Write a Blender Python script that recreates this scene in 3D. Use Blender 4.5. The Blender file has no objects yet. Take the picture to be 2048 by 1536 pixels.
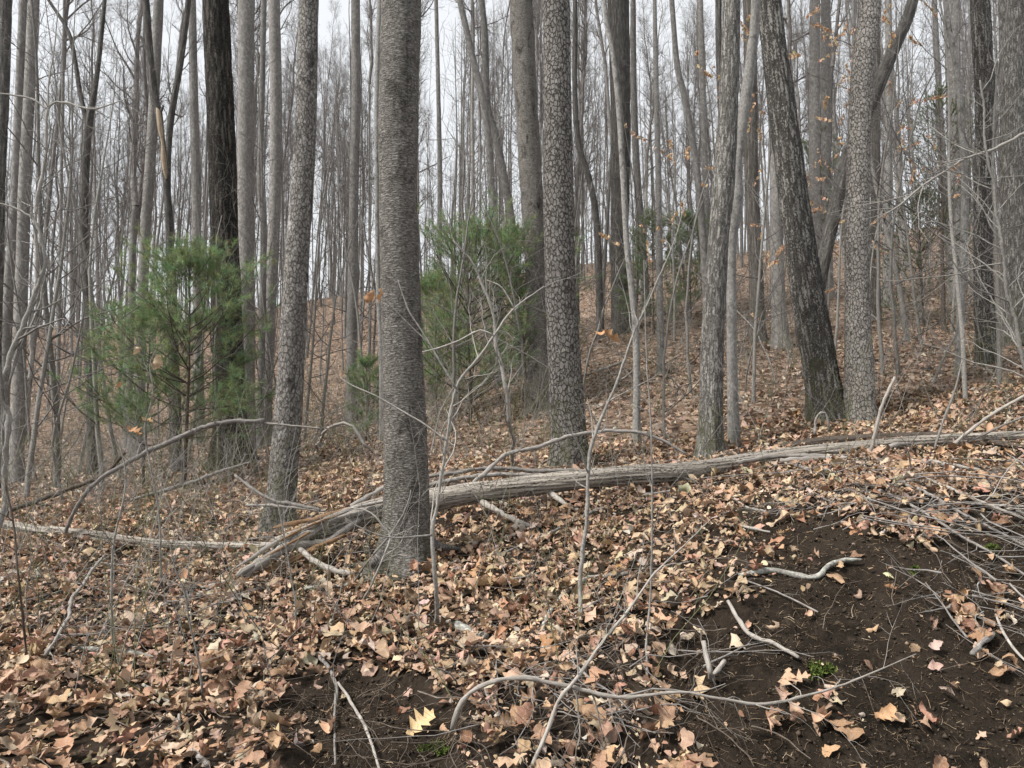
import bpy, math
import numpy as np
from mathutils import Matrix, Vector

# ------------------------------------------------------------------ camera, sky, sun, exposure
SC = bpy.context.scene
COL = SC.collection
F = 1547.0                 # focal length in pixels of the 2048 px wide photograph
PITCH = math.radians(4.0)
CAM = np.array([0.0, 0.0, 1.6])
cam_data = bpy.data.cameras.new('camera')
cam_data.sensor_width = 36.0
cam_data.lens = 36.0 * F / 2048.0
cam_data.clip_start = 0.05
cam_data.clip_end = 600.0
cam = bpy.data.objects.new('camera', cam_data)
cam.location = CAM
cam.rotation_euler = (math.radians(90) + PITCH, 0, 0)
COL.objects.link(cam)
SC.camera = cam

SUN_ELEV, SUN_ROT = math.radians(50), math.radians(248)   # from the left, a little behind the camera, through thin cloud
world = bpy.data.worlds.new('World')
SC.world = world
world.use_nodes = True
wt = world.node_tree
wt.nodes.clear()
w_out = wt.nodes.new('ShaderNodeOutputWorld')
w_bg = wt.nodes.new('ShaderNodeBackground')
w_sky = wt.nodes.new('ShaderNodeTexSky')
w_sky.sky_type = 'NISHITA'
w_sky.sun_disc = False
w_sky.sun_elevation = SUN_ELEV
w_sky.sun_rotation = SUN_ROT
w_sky.dust_density = 3.0
w_mix = wt.nodes.new('ShaderNodeMix')                    # thin even cloud over the sky
w_mix.data_type = 'RGBA'
w_mix.inputs[0].default_value = 0.95
w_mix.inputs[7].default_value = (2.15, 2.19, 2.22, 1)
wt.links.new(w_sky.outputs[0], w_mix.inputs[6])
wt.links.new(w_mix.outputs[2], w_bg.inputs[0])
w_bg.inputs[1].default_value = 0.10
wt.links.new(w_bg.outputs[0], w_out.inputs[0])

sun_data = bpy.data.lights.new('sun', 'SUN')
sun_data.energy = 1.5
sun_data.angle = math.radians(14)
sun_data.color = (1.0, 0.96, 0.90)
sun = bpy.data.objects.new('sun', sun_data)
sd = Vector((math.sin(SUN_ROT) * math.cos(SUN_ELEV), math.cos(SUN_ROT) * math.cos(SUN_ELEV), math.sin(SUN_ELEV)))
sun.rotation_euler = sd.to_track_quat('Z', 'Y').to_euler()
COL.objects.link(sun)

SC.view_settings.view_transform = 'Standard'
SC.view_settings.look = 'None'
SC.view_settings.gamma = 1.0
SC.view_settings.use_curve_mapping = False
SC.view_settings.exposure = 2.15
SC.cycles.max_bounces = 5
SC.cycles.diffuse_bounces = 3
SC.cycles.glossy_bounces = 2
SC.cycles.transmission_bounces = 2
SC.cycles.use_denoising = True

# ------------------------------------------------------------------ small maths
rng = np.random.default_rng(7)
CP, SP = math.cos(PITCH), math.sin(PITCH)


def P(px, py, d):
    """photograph pixel at forward distance d (metres) -> world point"""
    u, v = (px - 1024.0) / F, (768.0 - py) / F
    k = d / (CP - SP * v)
    return np.array([u * k, d, CAM[2] + (SP + CP * v) * k])


def project(p):
    p = np.asarray(p, float)
    q = p - CAM
    fwd = q[..., 1] * CP + q[..., 2] * SP
    up = -q[..., 1] * SP + q[..., 2] * CP
    fwd = np.where(fwd > 0.05, fwd, 0.05)
    return 1024 + F * q[..., 0] / fwd, 768 - F * up / fwd


def unit(v):
    return v / np.maximum(np.linalg.norm(v, axis=-1, keepdims=True), 1e-9)


def sstep(a, b, x):
    t = np.clip((x - a) / (b - a), 0, 1)
    return t * t * (3 - 2 * t)


def hash3(i, j, k, s=0):
    i = i.astype(np.int64); j = j.astype(np.int64); k = k.astype(np.int64)
    h = (i * 73856093) ^ (j * 19349663) ^ (k * 83492791) ^ (s * 2654435761 + 12345)
    h = (h ^ (h >> 13)) * 1274126177
    h = (h ^ (h >> 16)) & 0xFFFFFF
    h = (h * 1103515245 + 12345) & 0xFFFFFFF
    return ((h >> 4) & 0xFFFFFF) / float(0x1000000)


def noise3(p, s=0):
    p = np.asarray(p, float)
    b = np.floor(p).astype(np.int64)
    f = p - b
    f = f * f * (3 - 2 * f)
    r = 0
    for dx in (0, 1):
        for dy in (0, 1):
            for dz in (0, 1):
                w = (f[..., 0] if dx else 1 - f[..., 0]) * (f[..., 1] if dy else 1 - f[..., 1]) * (f[..., 2] if dz else 1 - f[..., 2])
                r = r + w * hash3(b[..., 0] + dx, b[..., 1] + dy, b[..., 2] + dz, s)
    return r


def fbm(p, octv=4, s=0):
    r, a, n = 0, 0.5, 0
    p = np.asarray(p, float)
    for o in range(octv):
        r = r + a * noise3(p, s + o)
        n += a
        a *= 0.5
        p = p * 2.03 + 11.7
    return r / n


def voronoi3(p, s=0, jit=0.85):
    """F1, F2 and the random number of the nearest cell"""
    b = np.floor(p).astype(np.int64)
    f1 = np.full(p.shape[:-1], 9.0); f2 = f1.copy(); cid = np.zeros(p.shape[:-1])
    for dx in (-1, 0, 1):
        for dy in (-1, 0, 1):
            for dz in (-1, 0, 1):
                i, j, k = b[..., 0] + dx, b[..., 1] + dy, b[..., 2] + dz
                q = np.stack([i + 0.5 + jit * (hash3(i, j, k, s) - 0.5), j + 0.5 + jit * (hash3(i, j, k, s + 1) - 0.5),
                              k + 0.5 + jit * (hash3(i, j, k, s + 2) - 0.5)], -1)
                d = np.sqrt(((q - p) ** 2).sum(-1))
                near = d < f1
                f2 = np.where(near, f1, np.minimum(f2, d))
                cid = np.where(near, hash3(i, j, k, s + 3), cid)
                f1 = np.where(near, d, f1)
    return f1, f2, cid


def smooth_path(pts, n):
    """Catmull-Rom through control rows (any number of columns), n samples by arc length of the first three"""
    c = np.asarray(pts, float)
    if len(c) == 2:
        t = np.linspace(0, 1, n)[:, None]
        return c[0] * (1 - t) + c[1] * t
    e = np.vstack([2 * c[0] - c[1], c, 2 * c[-1] - c[-2]])
    out = []
    for i in range(len(c) - 1):
        p0, p1, p2, p3 = e[i], e[i + 1], e[i + 2], e[i + 3]
        t = np.linspace(0, 1, 24, endpoint=(i == len(c) - 2))[:, None]
        out.append(0.5 * (2 * p1 + (p2 - p0) * t + (2 * p0 - 5 * p1 + 4 * p2 - p3) * t ** 2 + (3 * p1 - p0 - 3 * p2 + p3) * t ** 3))
    o = np.vstack(out)
    s = np.concatenate([[0], np.cumsum(np.linalg.norm(np.diff(o[:, :3], axis=0), axis=1))])
    q = np.linspace(0, s[-1], n)
    return np.stack([np.interp(q, s, o[:, k]) for k in range(o.shape[1])], 1)


# ------------------------------------------------------------------ meshes and objects
def raw_mesh(name, verts, faces, mat=None, attrs=None, smooth=True):
    """verts (n,3); faces: list of int arrays (m,3) or (m,4); attrs: name -> (type, array)"""
    me = bpy.data.meshes.new(name)
    verts = np.asarray(verts, np.float32).reshape(-1, 3)
    faces = [np.asarray(f, np.int32) for f in (faces if isinstance(faces, list) else [faces]) if len(f)]
    loops = np.concatenate([f.ravel() for f in faces])
    sizes = np.concatenate([np.full(len(f), f.shape[1], np.int32) for f in faces])
    starts = np.concatenate([[0], np.cumsum(sizes)[:-1]]).astype(np.int32)
    me.vertices.add(len(verts)); me.vertices.foreach_set('co', verts.ravel())
    me.loops.add(len(loops)); me.loops.foreach_set('vertex_index', loops)
    me.polygons.add(len(sizes)); me.polygons.foreach_set('loop_start', starts)
    if smooth:
        me.polygons.foreach_set('use_smooth', np.ones(len(sizes), bool))
    for k, (ty, arr) in (attrs or {}).items():
        a = me.attributes.new(k, ty, 'POINT')
        arr = np.asarray(arr, np.float32)
        if ty == 'FLOAT_COLOR':
            if arr.shape[1] == 3:
                arr = np.concatenate([arr, np.ones((len(arr), 1), np.float32)], 1)
            a.data.foreach_set('color', arr.ravel())
        elif ty == 'FLOAT_VECTOR':
            a.data.foreach_set('vector', arr.ravel())
        else:
            a.data.foreach_set('value', arr.ravel())
    me.update(calc_edges=True)
    if mat:
        me.materials.append(mat)
    return me


def link(name, data, parent=None, loc=None, rot=None, scale=None):
    o = bpy.data.objects.new(name, data)
    COL.objects.link(o)
    if parent is not None:
        o.parent = parent
    if loc is not None:
        o.location = [float(v) for v in loc]
    if rot is not None:
        o.rotation_euler = rot
    if scale is not None:
        o.scale = scale if hasattr(scale, '__len__') else (scale,) * 3
    return o


def tag(o, label, cat=None, group=None, kind=None):
    o['label'] = label
    if cat:
        o['category'] = cat
    if group:
        o['group'] = group
    if kind:
        o['kind'] = kind
    return o


class Buf:
    """collects pieces of one mesh"""
    def __init__(s):
        s.v, s.f3, s.f4, s.a, s.n = [], [], [], {}, 0

    def add(s, v, f, **attrs):
        v = np.asarray(v, float).reshape(-1, 3)
        f = np.asarray(f) + s.n
        (s.f3 if f.shape[1] == 3 else s.f4).append(f)
        s.v.append(v)
        for k, a in attrs.items():
            s.a.setdefault(k, []).append(np.asarray(a, float))
        s.n += len(v)

    def mesh(s, name, mat, types=None, smooth=True):
        fs = [np.concatenate(x) for x in (s.f3, s.f4) if x]
        at = {k: (types[k], np.concatenate(a)) for k, a in s.a.items()}
        return raw_mesh(name, np.concatenate(s.v), fs, mat, at, smooth)


def tubes(pts, rad, k=3, cap=False):
    """many polylines of the same length: pts (B,m,3), rad (B,m) -> verts, quads, bark coordinates"""
    pts = np.asarray(pts, float); rad = np.asarray(rad, float)
    B, m, _ = pts.shape
    t = unit(np.gradient(pts, axis=1))
    main = unit(pts[:, -1] - pts[:, 0] + 1e-6)
    ref = np.zeros((B, 3)); ref[np.arange(B), np.argmin(np.abs(main), axis=1)] = 1
    n1 = unit(np.cross(t, ref[:, None, :])); n2 = np.cross(t, n1)
    th = np.arange(k) * 2 * np.pi / k
    off = n1[:, :, None, :] * np.cos(th)[None, None, :, None] + n2[:, :, None, :] * np.sin(th)[None, None, :, None]
    v = pts[:, :, None, :] + off * rad[:, :, None, None]
    idx = np.arange(B * m * k).reshape(B, m, k)
    a = idx[:, :-1, :]; b = np.roll(a, -1, axis=2); c = idx[:, 1:, :]; d = np.roll(c, -1, axis=2)
    q = np.stack([a, b, d, c], -1).reshape(-1, 4)
    s = np.concatenate([np.zeros((B, 1)), np.cumsum(np.linalg.norm(np.diff(pts, axis=1), axis=2), axis=1)], 1)
    r0 = rad.mean(axis=1)[:, None, None]
    bark = np.stack([np.cos(th)[None, None, :] * r0 + 0 * s[:, :, None], np.sin(th)[None, None, :] * r0 + 0 * s[:, :, None],
                     np.repeat(s[:, :, None], k, 2) + rng.random((B, 1, 1)) * 30], -1)
    return v.reshape(-1, 3), q, bark.reshape(-1, 3)


def grow(pts, rad, n, t0, t1, ang, length, m, ratio=0.55, rmin=0.002, wob=0.25, up=0.15, tip=0.35, taper_len=0.5, gen=None):
    """children of polylines: n per parent, returns pts (B*n,m,3), rad"""
    g = gen or rng
    B, M, _ = pts.shape
    par = np.repeat(np.arange(B), n)
    N = len(par)
    t = t0 + (t1 - t0) * ((np.tile(np.arange(n), B) + g.random(N)) / n)
    x = t * (M - 1); i = np.minimum(x.astype(int), M - 2); f = (x - i)[:, None]
    p = pts[par, i] * (1 - f) + pts[par, i + 1] * f
    tan = unit(pts[par, i + 1] - pts[par, i])
    r = (rad[par, i] * (1 - f[:, 0]) + rad[par, i + 1] * f[:, 0]) * ratio * (0.7 + 0.5 * g.random(N))
    r = np.maximum(r, rmin)
    perp = unit(np.cross(tan, g.normal(size=(N, 3))))
    a = np.radians(ang[0] + (ang[1] - ang[0]) * g.random(N))[:, None]
    d = unit(np.cos(a) * tan + np.sin(a) * perp)
    L = (length[0] + (length[1] - length[0]) * g.random(N)) * (1 - taper_len * t)
    out = np.zeros((N, m, 3)); out[:, 0] = p
    step = (L / (m - 1))[:, None]
    for k in range(1, m):
        d = unit(d + g.normal(size=(N, 3)) * wob * 0.6 + np.array([0, 0, up * 0.5]))
        out[:, k] = out[:, k - 1] + d * step
    rr = r[:, None] * np.linspace(1, tip, m)[None, :]
    return out, rr


# ------------------------------------------------------------------ the lie of the land
CTRL = [  # pixel, pixel, forward distance
    (0, 1536, 2.9), (350, 1536, 2.9), (700, 1536, 2.85), (1024, 1536, 2.85), (1400, 1536, 2.8), (1750, 1536, 2.75), (2048, 1536, 2.75),
    (0, 1340, 3.8), (400, 1340, 3.8), (800, 1330, 3.65), (1150, 1330, 3.5), (1500, 1300, 3.35), (1800, 1300, 3.25), (2048, 1300, 3.2),
    (100, 1200, 4.8), (450, 1185, 5.0), (720, 1160, 5.0), (830, 1120, 5.2), (1000, 1180, 4.6), (1250, 1150, 4.4), (1500, 1100, 4.2), (1750, 1080, 4.0), (2040, 1080, 4.0),
    (80, 1085, 6.3), (520, 1105, 6.2), (1060, 1060, 5.5), (1400, 1010, 5.3), (1700, 960, 5.2), (2040, 940, 5.3),
    (556, 1075, 6.8), (1130, 935, 8.0), (1420, 920, 7.6), (1655, 845, 8.4), (1720, 852, 8.2),
    (250, 1000, 8.8), (0, 1010, 9.0), (460, 940, 12.0), (750, 930, 9.0), (950, 880, 10.5), (0, 965, 14.0), (250, 950, 14.0),
    (680, 830, 20.0), (950, 790, 16.0), (1300, 790, 11.5), (1480, 740, 12.5), (1560, 690, 14.5), (1760, 600, 20.0), (1970, 735, 10.0), (2048, 760, 8.6),
    (1240, 655, 19.0), (1000, 665, 32.0), (650, 660, 50.0), (150, 760, 45.0), (150, 650, 68.0), (700, 590, 72.0), (0, 860, 26.0), (300, 850, 26.0),
    (1100, 540, 62.0), (1420, 560, 34.0), (1750, 520, 42.0), (2048, 520, 36.0), (1750, 470, 62.0), (2048, 440, 62.0), (1920, 610, 19.0),
]


def uvw(x, y):
    yy = np.maximum(y, 0.6)
    return np.stack([np.clip(x / (yy + 1.0), -1.15, 1.15) * 1.6, np.log(yy + 1.0)], -1)


_cp = np.array([P(*c) for c in CTRL])
_extra = np.array([(x * (y + 1.0), y, z) for x, y, z in [
    (-1.1, 0.6, 0.0), (0, 0.6, 0.0), (1.1, 0.6, 0.0), (-1.1, 1.8, 0.12), (0, 1.8, 0.12), (1.1, 1.8, 0.12), (-1.1, 5, 0.7), (1.1, 5, 1.6), (1.1, 10, 2.9),
    (-1.1, 12, 0.9), (-1.1, 30, 2.5), (1.1, 30, 9.0), (-1.1, 68, 11.5), (1.1, 62, 17.0), (-1.1, 130, 10.0), (0, 130, 10.0), (1.1, 130, 13.0), (-0.5, 95, 12.5), (0.4, 95, 14.5)]])
_cp = np.vstack([_cp, _extra])
_cu = uvw(_cp[:, 0], _cp[:, 1])


def _tpsk(r2):
    return 0.5 * r2 * np.log(np.maximum(r2, 1e-12))


_n = len(_cp)
_K = _tpsk(((_cu[:, None] - _cu[None]) ** 2).sum(-1)) + np.eye(_n) * 0.004
_Pm = np.concatenate([np.ones((_n, 1)), _cu], 1)
# heights relative to distance, so far points do not bend the near ground
_wz = (_cp[:, 2] - 0.0) / (_cp[:, 1] + 3.0)
_sol = np.linalg.solve(np.block([[_K, _Pm], [_Pm.T, np.zeros((3, 3))]]), np.concatenate([_wz, np.zeros(3)]))


def ground_z(x, y):
    x = np.asarray(x, float); y = np.asarray(y, float)
    sh = x.shape
    q = uvw(x.ravel(), y.ravel())
    out = np.empty(len(q))
    for i in range(0, len(q), 20000):
        c = q[i:i + 20000]
        out[i:i + 20000] = _tpsk(((c[:, None] - _cu[None]) ** 2).sum(-1)) @ _sol[:_n] + _sol[_n] + c @ _sol[_n + 1:]
    yy = np.maximum(y.ravel(), 0.6)
    z = out * (yy + 3.0)
    z = z * sstep(0.2, 1.6, y.ravel()) 
    xx, y1 = x.ravel(), y.ravel()
    amp = sstep(1.0, 3.0, y1)
    z = z + amp * (0.10 * (fbm(np.stack([xx * 0.9, y1 * 0.9, 0 * xx], -1), 3, 3) - 0.5) + 0.045 * (fbm(np.stack([xx * 4, y1 * 4, 0 * xx], -1), 3, 9) - 0.5))
    near = (y1 > 1.9) & (y1 < 7.5)
    if near.any():
        zz = z[near]
        z[near] = zz - bare_soft(xx[near], y1[near], zz) * 0.055
    z = z + amp * sstep(12, 40, y1) * 0.8 * (fbm(np.stack([xx * 0.15, y1 * 0.15, 0 * xx + 4], -1), 2, 5) - 0.5)
    return z.reshape(sh)


def gz(x, y):
    return float(ground_z(np.array([x]), np.array([y]))[0])


_RD = np.geomspace(1.6, 95, 900)


def G(px, py, lift=0.0):
    """where the ray through a pixel meets the ground"""
    u, v = (px - 1024.0) / F, (768.0 - py) / F
    k = _RD / (CP - SP * v)
    x = u * k; z = CAM[2] + (SP + CP * v) * k
    g = ground_z(x, _RD) - z
    i = int(np.argmax(g > 0)) if (g > 0).any() else len(_RD) - 1
    if i > 0:
        f = -g[i - 1] / (g[i] - g[i - 1] + 1e-9)
        d = _RD[i - 1] + (_RD[i] - _RD[i - 1]) * np.clip(f, 0, 1)
    else:
        d = _RD[i]
    p = P(px, py, d)
    p[2] += lift
    return p


def in_poly(px, py, poly):
    poly = np.asarray(poly, float)
    inside = np.zeros(np.shape(px), bool)
    j = len(poly) - 1
    for i in range(len(poly)):
        xi, yi = poly[i]; xj, yj = poly[j]
        c = ((yi > py) != (yj > py)) & (px < (xj - xi) * (py - yi) / (yj - yi + 1e-12) + xi)
        inside ^= c
        j = i
    return inside


BARE = [[(1500, 1035), (1600, 1005), (1700, 1045), (1790, 1015), (1900, 1030), (2100, 985), (2600, 1000), (2600, 1800), (1420, 1800), (1380, 1480), (1310, 1360), (1370, 1240), (1480, 1200), (1540, 1130), (1490, 1080)],
        [(540, 1400), (640, 1345), (760, 1330), (880, 1395), (930, 1470), (960, 1800), (500, 1800), (600, 1500)],
        [(820, 1040), (880, 1020), (960, 1030), (930, 1065), (850, 1075)]]
CLUMPS = [[(1890, 1190), (1990, 1160), (2030, 1260), (1980, 1320), (1920, 1290)], [(1560, 1370), (1720, 1370), (1700, 1480), (1540, 1480)],
          [(1540, 1020), (1600, 1010), (1640, 1040), (1560, 1050)], [(1700, 1030), (1900, 1040), (1870, 1100), (1720, 1070)]]


def soil_rough(x, y):
    q = np.stack([x, y, 0 * x], -1)
    f1, f2, cid = voronoi3(q * 16 + 2.0 * (fbm(q * 7, 2, 36)[..., None]), 37, 0.95)
    clod = sstep(0.55, 0.15, f1) * sstep(0.45, 0.75, cid)
    return (fbm(q * 6, 4, 31) - 0.5) * 0.09 + (fbm(q * 26, 3, 34) - 0.5) * 0.035 + 0.020 * clod - 0.01


def bare_depth(x, y, z):
    """signed distance in picture-scale units into the bare soil (positive inside)"""
    px, py = project(np.stack([x, y, z], -1))
    px = px + 60 * (fbm(np.stack([x * 3, y * 3, z * 0], -1), 3, 21) - 0.5)
    py = py + 50 * (fbm(np.stack([x * 3 + 40, y * 3, z * 0], -1), 3, 25) - 0.5)
    best = np.full(np.shape(x), -1e4)
    for poly in BARE:
        poly = np.asarray(poly, float)
        d2 = np.full(np.shape(x), 1e9)
        for i in range(len(poly)):
            a, b = poly[i - 1], poly[i]
            e = b - a
            t = np.clip(((px - a[0]) * e[0] + (py - a[1]) * e[1]) / (e @ e), 0, 1)
            d2 = np.minimum(d2, (px - a[0] - t * e[0]) ** 2 + (py - a[1] - t * e[1]) ** 2)
        sd = np.sqrt(d2) * np.where(in_poly(px, py, poly), 1, -1)
        best = np.maximum(best, sd)
    return np.where(y > 1.0, best, -1e4)


def bare_soft(x, y, z):
    return sstep(-28, 34, bare_depth(x, y, z))


def bare_mask(x, y, z):
    return bare_depth(x, y, z) > 0


def clump_mask(x, y, z):
    px, py = project(np.stack([x, y, z], -1))
    m = np.zeros(np.shape(x), bool)
    for p in CLUMPS:
        m |= in_poly(px, py, p)
    return m


# ------------------------------------------------------------------ materials
class NT:
    def __init__(s, name):
        s.m = bpy.data.materials.new(name)
        s.m.use_nodes = True
        s.t = s.m.node_tree
        s.t.nodes.clear()
        s.out = s.t.nodes.new('ShaderNodeOutputMaterial')

    def n(s, ty, **props):
        x = s.t.nodes.new('ShaderNode' + ty)
        for k, v in props.items():
            setattr(x, k, v)
        return x

    def put(s, sock, v):
        if isinstance(v, bpy.types.NodeSocket):
            s.t.links.new(v, sock)
        elif isinstance(v, bpy.types.Node):
            s.t.links.new(v.outputs[0], sock)
        elif hasattr(v, '__len__'):
            sock.default_value = tuple(v) + ((1,) if len(v) == 3 and len(sock.default_value) == 4 else ())
        else:
            sock.default_value = v

    def attr(s, name, out=1):
        a = s.n('Attribute', attribute_name=name)
        return a.outputs[{'color': 0, 'vec': 1, 'fac': 2}[out] if isinstance(out, str) else out]

    def scale(s, vec, sc, off=(0, 0, 0)):
        a = s.n('VectorMath', operation='MULTIPLY_ADD')
        s.put(a.inputs[0], vec); s.put(a.inputs[1], sc); s.put(a.inputs[2], off)
        return a.outputs[0]

    def noise(s, vec, scale=1.0, detail=4, rough=0.6, dist=0.0):
        x = s.n('TexNoise')
        s.put(x.inputs['Vector'], vec)
        for k, v in (('Scale', scale), ('Detail', detail), ('Roughness', rough), ('Distortion', dist)):
            s.put(x.inputs[k], v)
        return x.outputs[0]

    def ramp(s, fac, stops):
        x = s.n('ValToRGB')
        s.put(x.inputs[0], fac)
        e = x.color_ramp.elements
        while len(e) < len(stops):
            e.new(0.5)
        for i, (p, c) in enumerate(stops):
            e[i].position = p
            e[i].color = tuple(c) + (1,) if hasattr(c, '__len__') else (c, c, c, 1)
        return x.outputs[0]

    def mix(s, fac, a, b, mode='MIX'):
        x = s.n('Mix', data_type='RGBA', blend_type=mode)
        s.put(x.inputs[0], fac); s.put(x.inputs[6], a); s.put(x.inputs[7], b)
        return x.outputs[2]

    def math(s, op, a, b=0.0, clamp=False):
        x = s.n('Math', operation=op, use_clamp=clamp)
        s.put(x.inputs[0], a); s.put(x.inputs[1], b)
        return x.outputs[0]

    def maprange(s, v, a, b, c=0.0, d=1.0):
        x = s.n('MapRange')
        for i, q in enumerate((v, a, b, c, d)):
            s.put(x.inputs[i], q)
        return x.outputs[0]

    def bump(s, h, strength=0.5, dist=0.01):
        x = s.n('Bump')
        s.put(x.inputs['Strength'], strength); s.put(x.inputs['Distance'], dist); s.put(x.inputs['Height'], h)
        return x.outputs[0]

    def done(s, col, rough=0.9, normal=None, spec=0.25, trans=0.0):
        b = s.n('BsdfPrincipled')
        s.put(b.inputs['Base Color'], col); s.put(b.inputs['Roughness'], rough)
        s.put(b.inputs['Specular IOR Level'], spec)
        if normal is not None:
            s.put(b.inputs['Normal'], normal)
        res = b.outputs[0]
        if trans > 0:
            t = s.n('BsdfTranslucent'); s.put(t.inputs[0], col)
            mx = s.n('MixShader'); mx.inputs[0].default_value = trans
            s.t.links.new(res, mx.inputs[1]); s.t.links.new(t.outputs[0], mx.inputs[2])
            res = mx.outputs[0]
        s.t.links.new(res, s.out.inputs[0])
        return s.m


def bark_mat(name, dark, mid, light, sc=(30, 30, 30), contrast=0.16, patch=None, patch_sc=(4, 4, 3), patch_at=(0.55, 0.68), lichen=None, lichen_at=(0.62, 0.68),
             moss=0.0, moss_h=1.2, tone=0.0, tone_col=None, cell=None, crack=(0.02, 0.10), wobble=0.35, cell_bump=0.012, bump=0.4, bump_d=0.006, vary=0.0, rough=0.9):
    """bark: fine grain in trunk coordinates, broad patches, lichen spots, moss low down"""
    k = NT(name)
    b = k.attr('bark')
    g = k.noise(k.scale(b, sc), 1.0, 5, 0.65)
    col = k.ramp(g, [(0.5 - contrast * 1.6, dark), (0.5, mid), (0.5 + contrast * 1.4, light)])
    plate_h = None
    if cell:                                    # bark plates between furrows
        wn = k.n('TexNoise'); k.put(wn.inputs['Vector'], k.scale(b, (11, 11, 8))); wn.inputs['Detail'].default_value = 3
        off = k.n('VectorMath', operation='MULTIPLY_ADD')
        k.put(off.inputs[0], wn.outputs['Color']); k.put(off.inputs[1], (wobble * 2, wobble * 2, wobble * 1.2))
        k.put(off.inputs[2], k.scale(b, tuple(1.0 / q for q in cell)))
        ve = k.n('TexVoronoi', feature='DISTANCE_TO_EDGE'); k.put(ve.inputs['Vector'], off.outputs[0]); k.put(ve.inputs['Scale'], 1.0)
        vc = k.n('TexVoronoi', feature='F1'); k.put(vc.inputs['Vector'], off.outputs[0]); k.put(vc.inputs['Scale'], 1.0)
        sc_ = k.n('SeparateColor'); k.put(sc_.inputs[0], vc.outputs['Color'])
        edge = k.math('ADD', ve.outputs['Distance'], k.math('MULTIPLY', k.math('SUBTRACT', g, 0.5), 0.16))
        plate_h = k.maprange(edge, crack[0], crack[1])
        big = k.noise(k.scale(b, (2.2, 2.2, 0.9), (4, 8, 2)), 1.0, 4, 0.6)
        wt_ = k.math('MULTIPLY', k.maprange(sc_.outputs[0], 0, 1, 0.55, 1.0), k.maprange(big, 0.3, 0.7, 0.62, 1.0))
        tc = tone_col or light
        top = k.ramp(g, [(0.5 - contrast * 1.5, [q * 0.55 for q in tc]), (0.5, tc), (0.5 + contrast * 1.4, [min(0.62, q * 1.4) for q in tc])])
        col = k.mix(k.math('MULTIPLY', plate_h, wt_), col, top)
    elif tone > 0:
        tn = k.attr('tone', 'fac')
        tc = tone_col or light
        top = k.ramp(g, [(0.5 - contrast * 1.5, [q * 0.50 for q in tc]), (0.5, tc), (0.5 + contrast * 1.4, [min(0.62, q * 1.45) for q in tc])])
        col = k.mix(k.math('MULTIPLY', tn, tone), col, top)
    if patch:
        pn = k.noise(k.scale(b, patch_sc, (3.1, 7.7, 1.3)), 1.0, 5, 0.65, 0.6)
        col = k.mix(k.maprange(pn, patch_at[0], patch_at[1]), col, patch)
    if lichen:
        ln = k.noise(k.scale(b, (9, 9, 7), (13, 2, 5)), 1.0, 6, 0.7, 0.3)
        col = k.mix(k.math('MULTIPLY', k.maprange(ln, lichen_at[0], lichen_at[1]), 0.8), col, lichen)
    if moss > 0:
        sep = k.n('SeparateXYZ'); k.put(sep.inputs[0], b)
        mn = k.noise(k.scale(b, (11, 11, 6), (5, 5, 9)), 1.0, 5, 0.7)
        hgt = k.maprange(sep.outputs[2], 0.0, moss_h, 0.22, -0.12)
        mm = k.maprange(k.math('ADD', mn, hgt), 0.60, 0.72)
        col = k.mix(k.math('MULTIPLY', mm, moss), col, (0.062, 0.066, 0.022))
    if vary > 0:
        oi = k.n('ObjectInfo')
        hs = k.n('HueSaturation')
        k.put(hs.inputs['Value'], k.maprange(oi.outputs['Random'], 0, 1, 1 - vary, 1 + vary))
        k.put(hs.inputs['Color'], col)
        col = hs.outputs[0]
    g2 = k.noise(k.scale(b, tuple(q * 2.3 for q in sc)), 1.0, 4, 0.7)
    nrm = k.bump(k.math('ADD', g, g2), bump, bump_d)
    if plate_h is not None:
        bn = k.n('Bump'); bn.inputs['Strength'].default_value = 1.0; bn.inputs['Distance'].default_value = cell_bump
        k.put(bn.inputs['Height'], plate_h); k.put(bn.inputs['Normal'], nrm)
        nrm = bn.outputs[0]
    return k.done(col, rough, nrm, 0.2)


M = {}
M['birch'] = bark_mat('bark banded grey', (0.047, 0.044, 0.040), (0.127, 0.118, 0.107), (0.237, 0.224, 0.204), (46, 46, 95), 0.14,
                      patch=(0.034, 0.030, 0.025), patch_sc=(9, 9, 5.0), patch_at=(0.52, 0.70), moss=0.35, moss_h=0.7, tone=1.0, tone_col=(0.285, 0.266, 0.242), bump=1.0, bump_d=0.010, cell=(0.050, 0.050, 0.013), crack=(0.0, 0.22), wobble=0.6, cell_bump=0.005)
M['plate'] = bark_mat('bark grey plates', (0.042, 0.038, 0.035), (0.094, 0.086, 0.080), (0.171, 0.160, 0.149), (44, 44, 36), 0.15,
                      patch=(0.047, 0.044, 0.041), patch_sc=(6, 6, 3.2), patch_at=(0.56, 0.66), lichen=(0.413, 0.408, 0.394), lichen_at=(0.58, 0.66), moss=0.5, moss_h=1.6, tone=1.0, tone_col=(0.262, 0.246, 0.228), bump=0.8, cell=(0.026, 0.026, 0.050), crack=(0.02, 0.12), cell_bump=0.007)
M['block'] = bark_mat('bark small blocks', (0.028, 0.025, 0.023), (0.058, 0.053, 0.048), (0.113, 0.105, 0.097), (60, 60, 40), 0.15,
                      moss=0.55, moss_h=1.5, tone=1.0, tone_col=(0.262, 0.244, 0.226), bump=0.8, lichen=(0.414, 0.408, 0.398), lichen_at=(0.66, 0.74), cell=(0.036, 0.036, 0.062), crack=(0.03, 0.11))
M['block_pale'] = bark_mat('bark pale blocks', (0.042, 0.038, 0.034), (0.089, 0.081, 0.073), (0.160, 0.149, 0.136), (60, 60, 40), 0.15,
                           moss=0.3, moss_h=0.6, tone=1.0, tone_col=(0.385, 0.358, 0.328), bump=0.8, cell=(0.030, 0.030, 0.050), crack=(0.02, 0.10), cell_bump=0.008)
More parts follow.
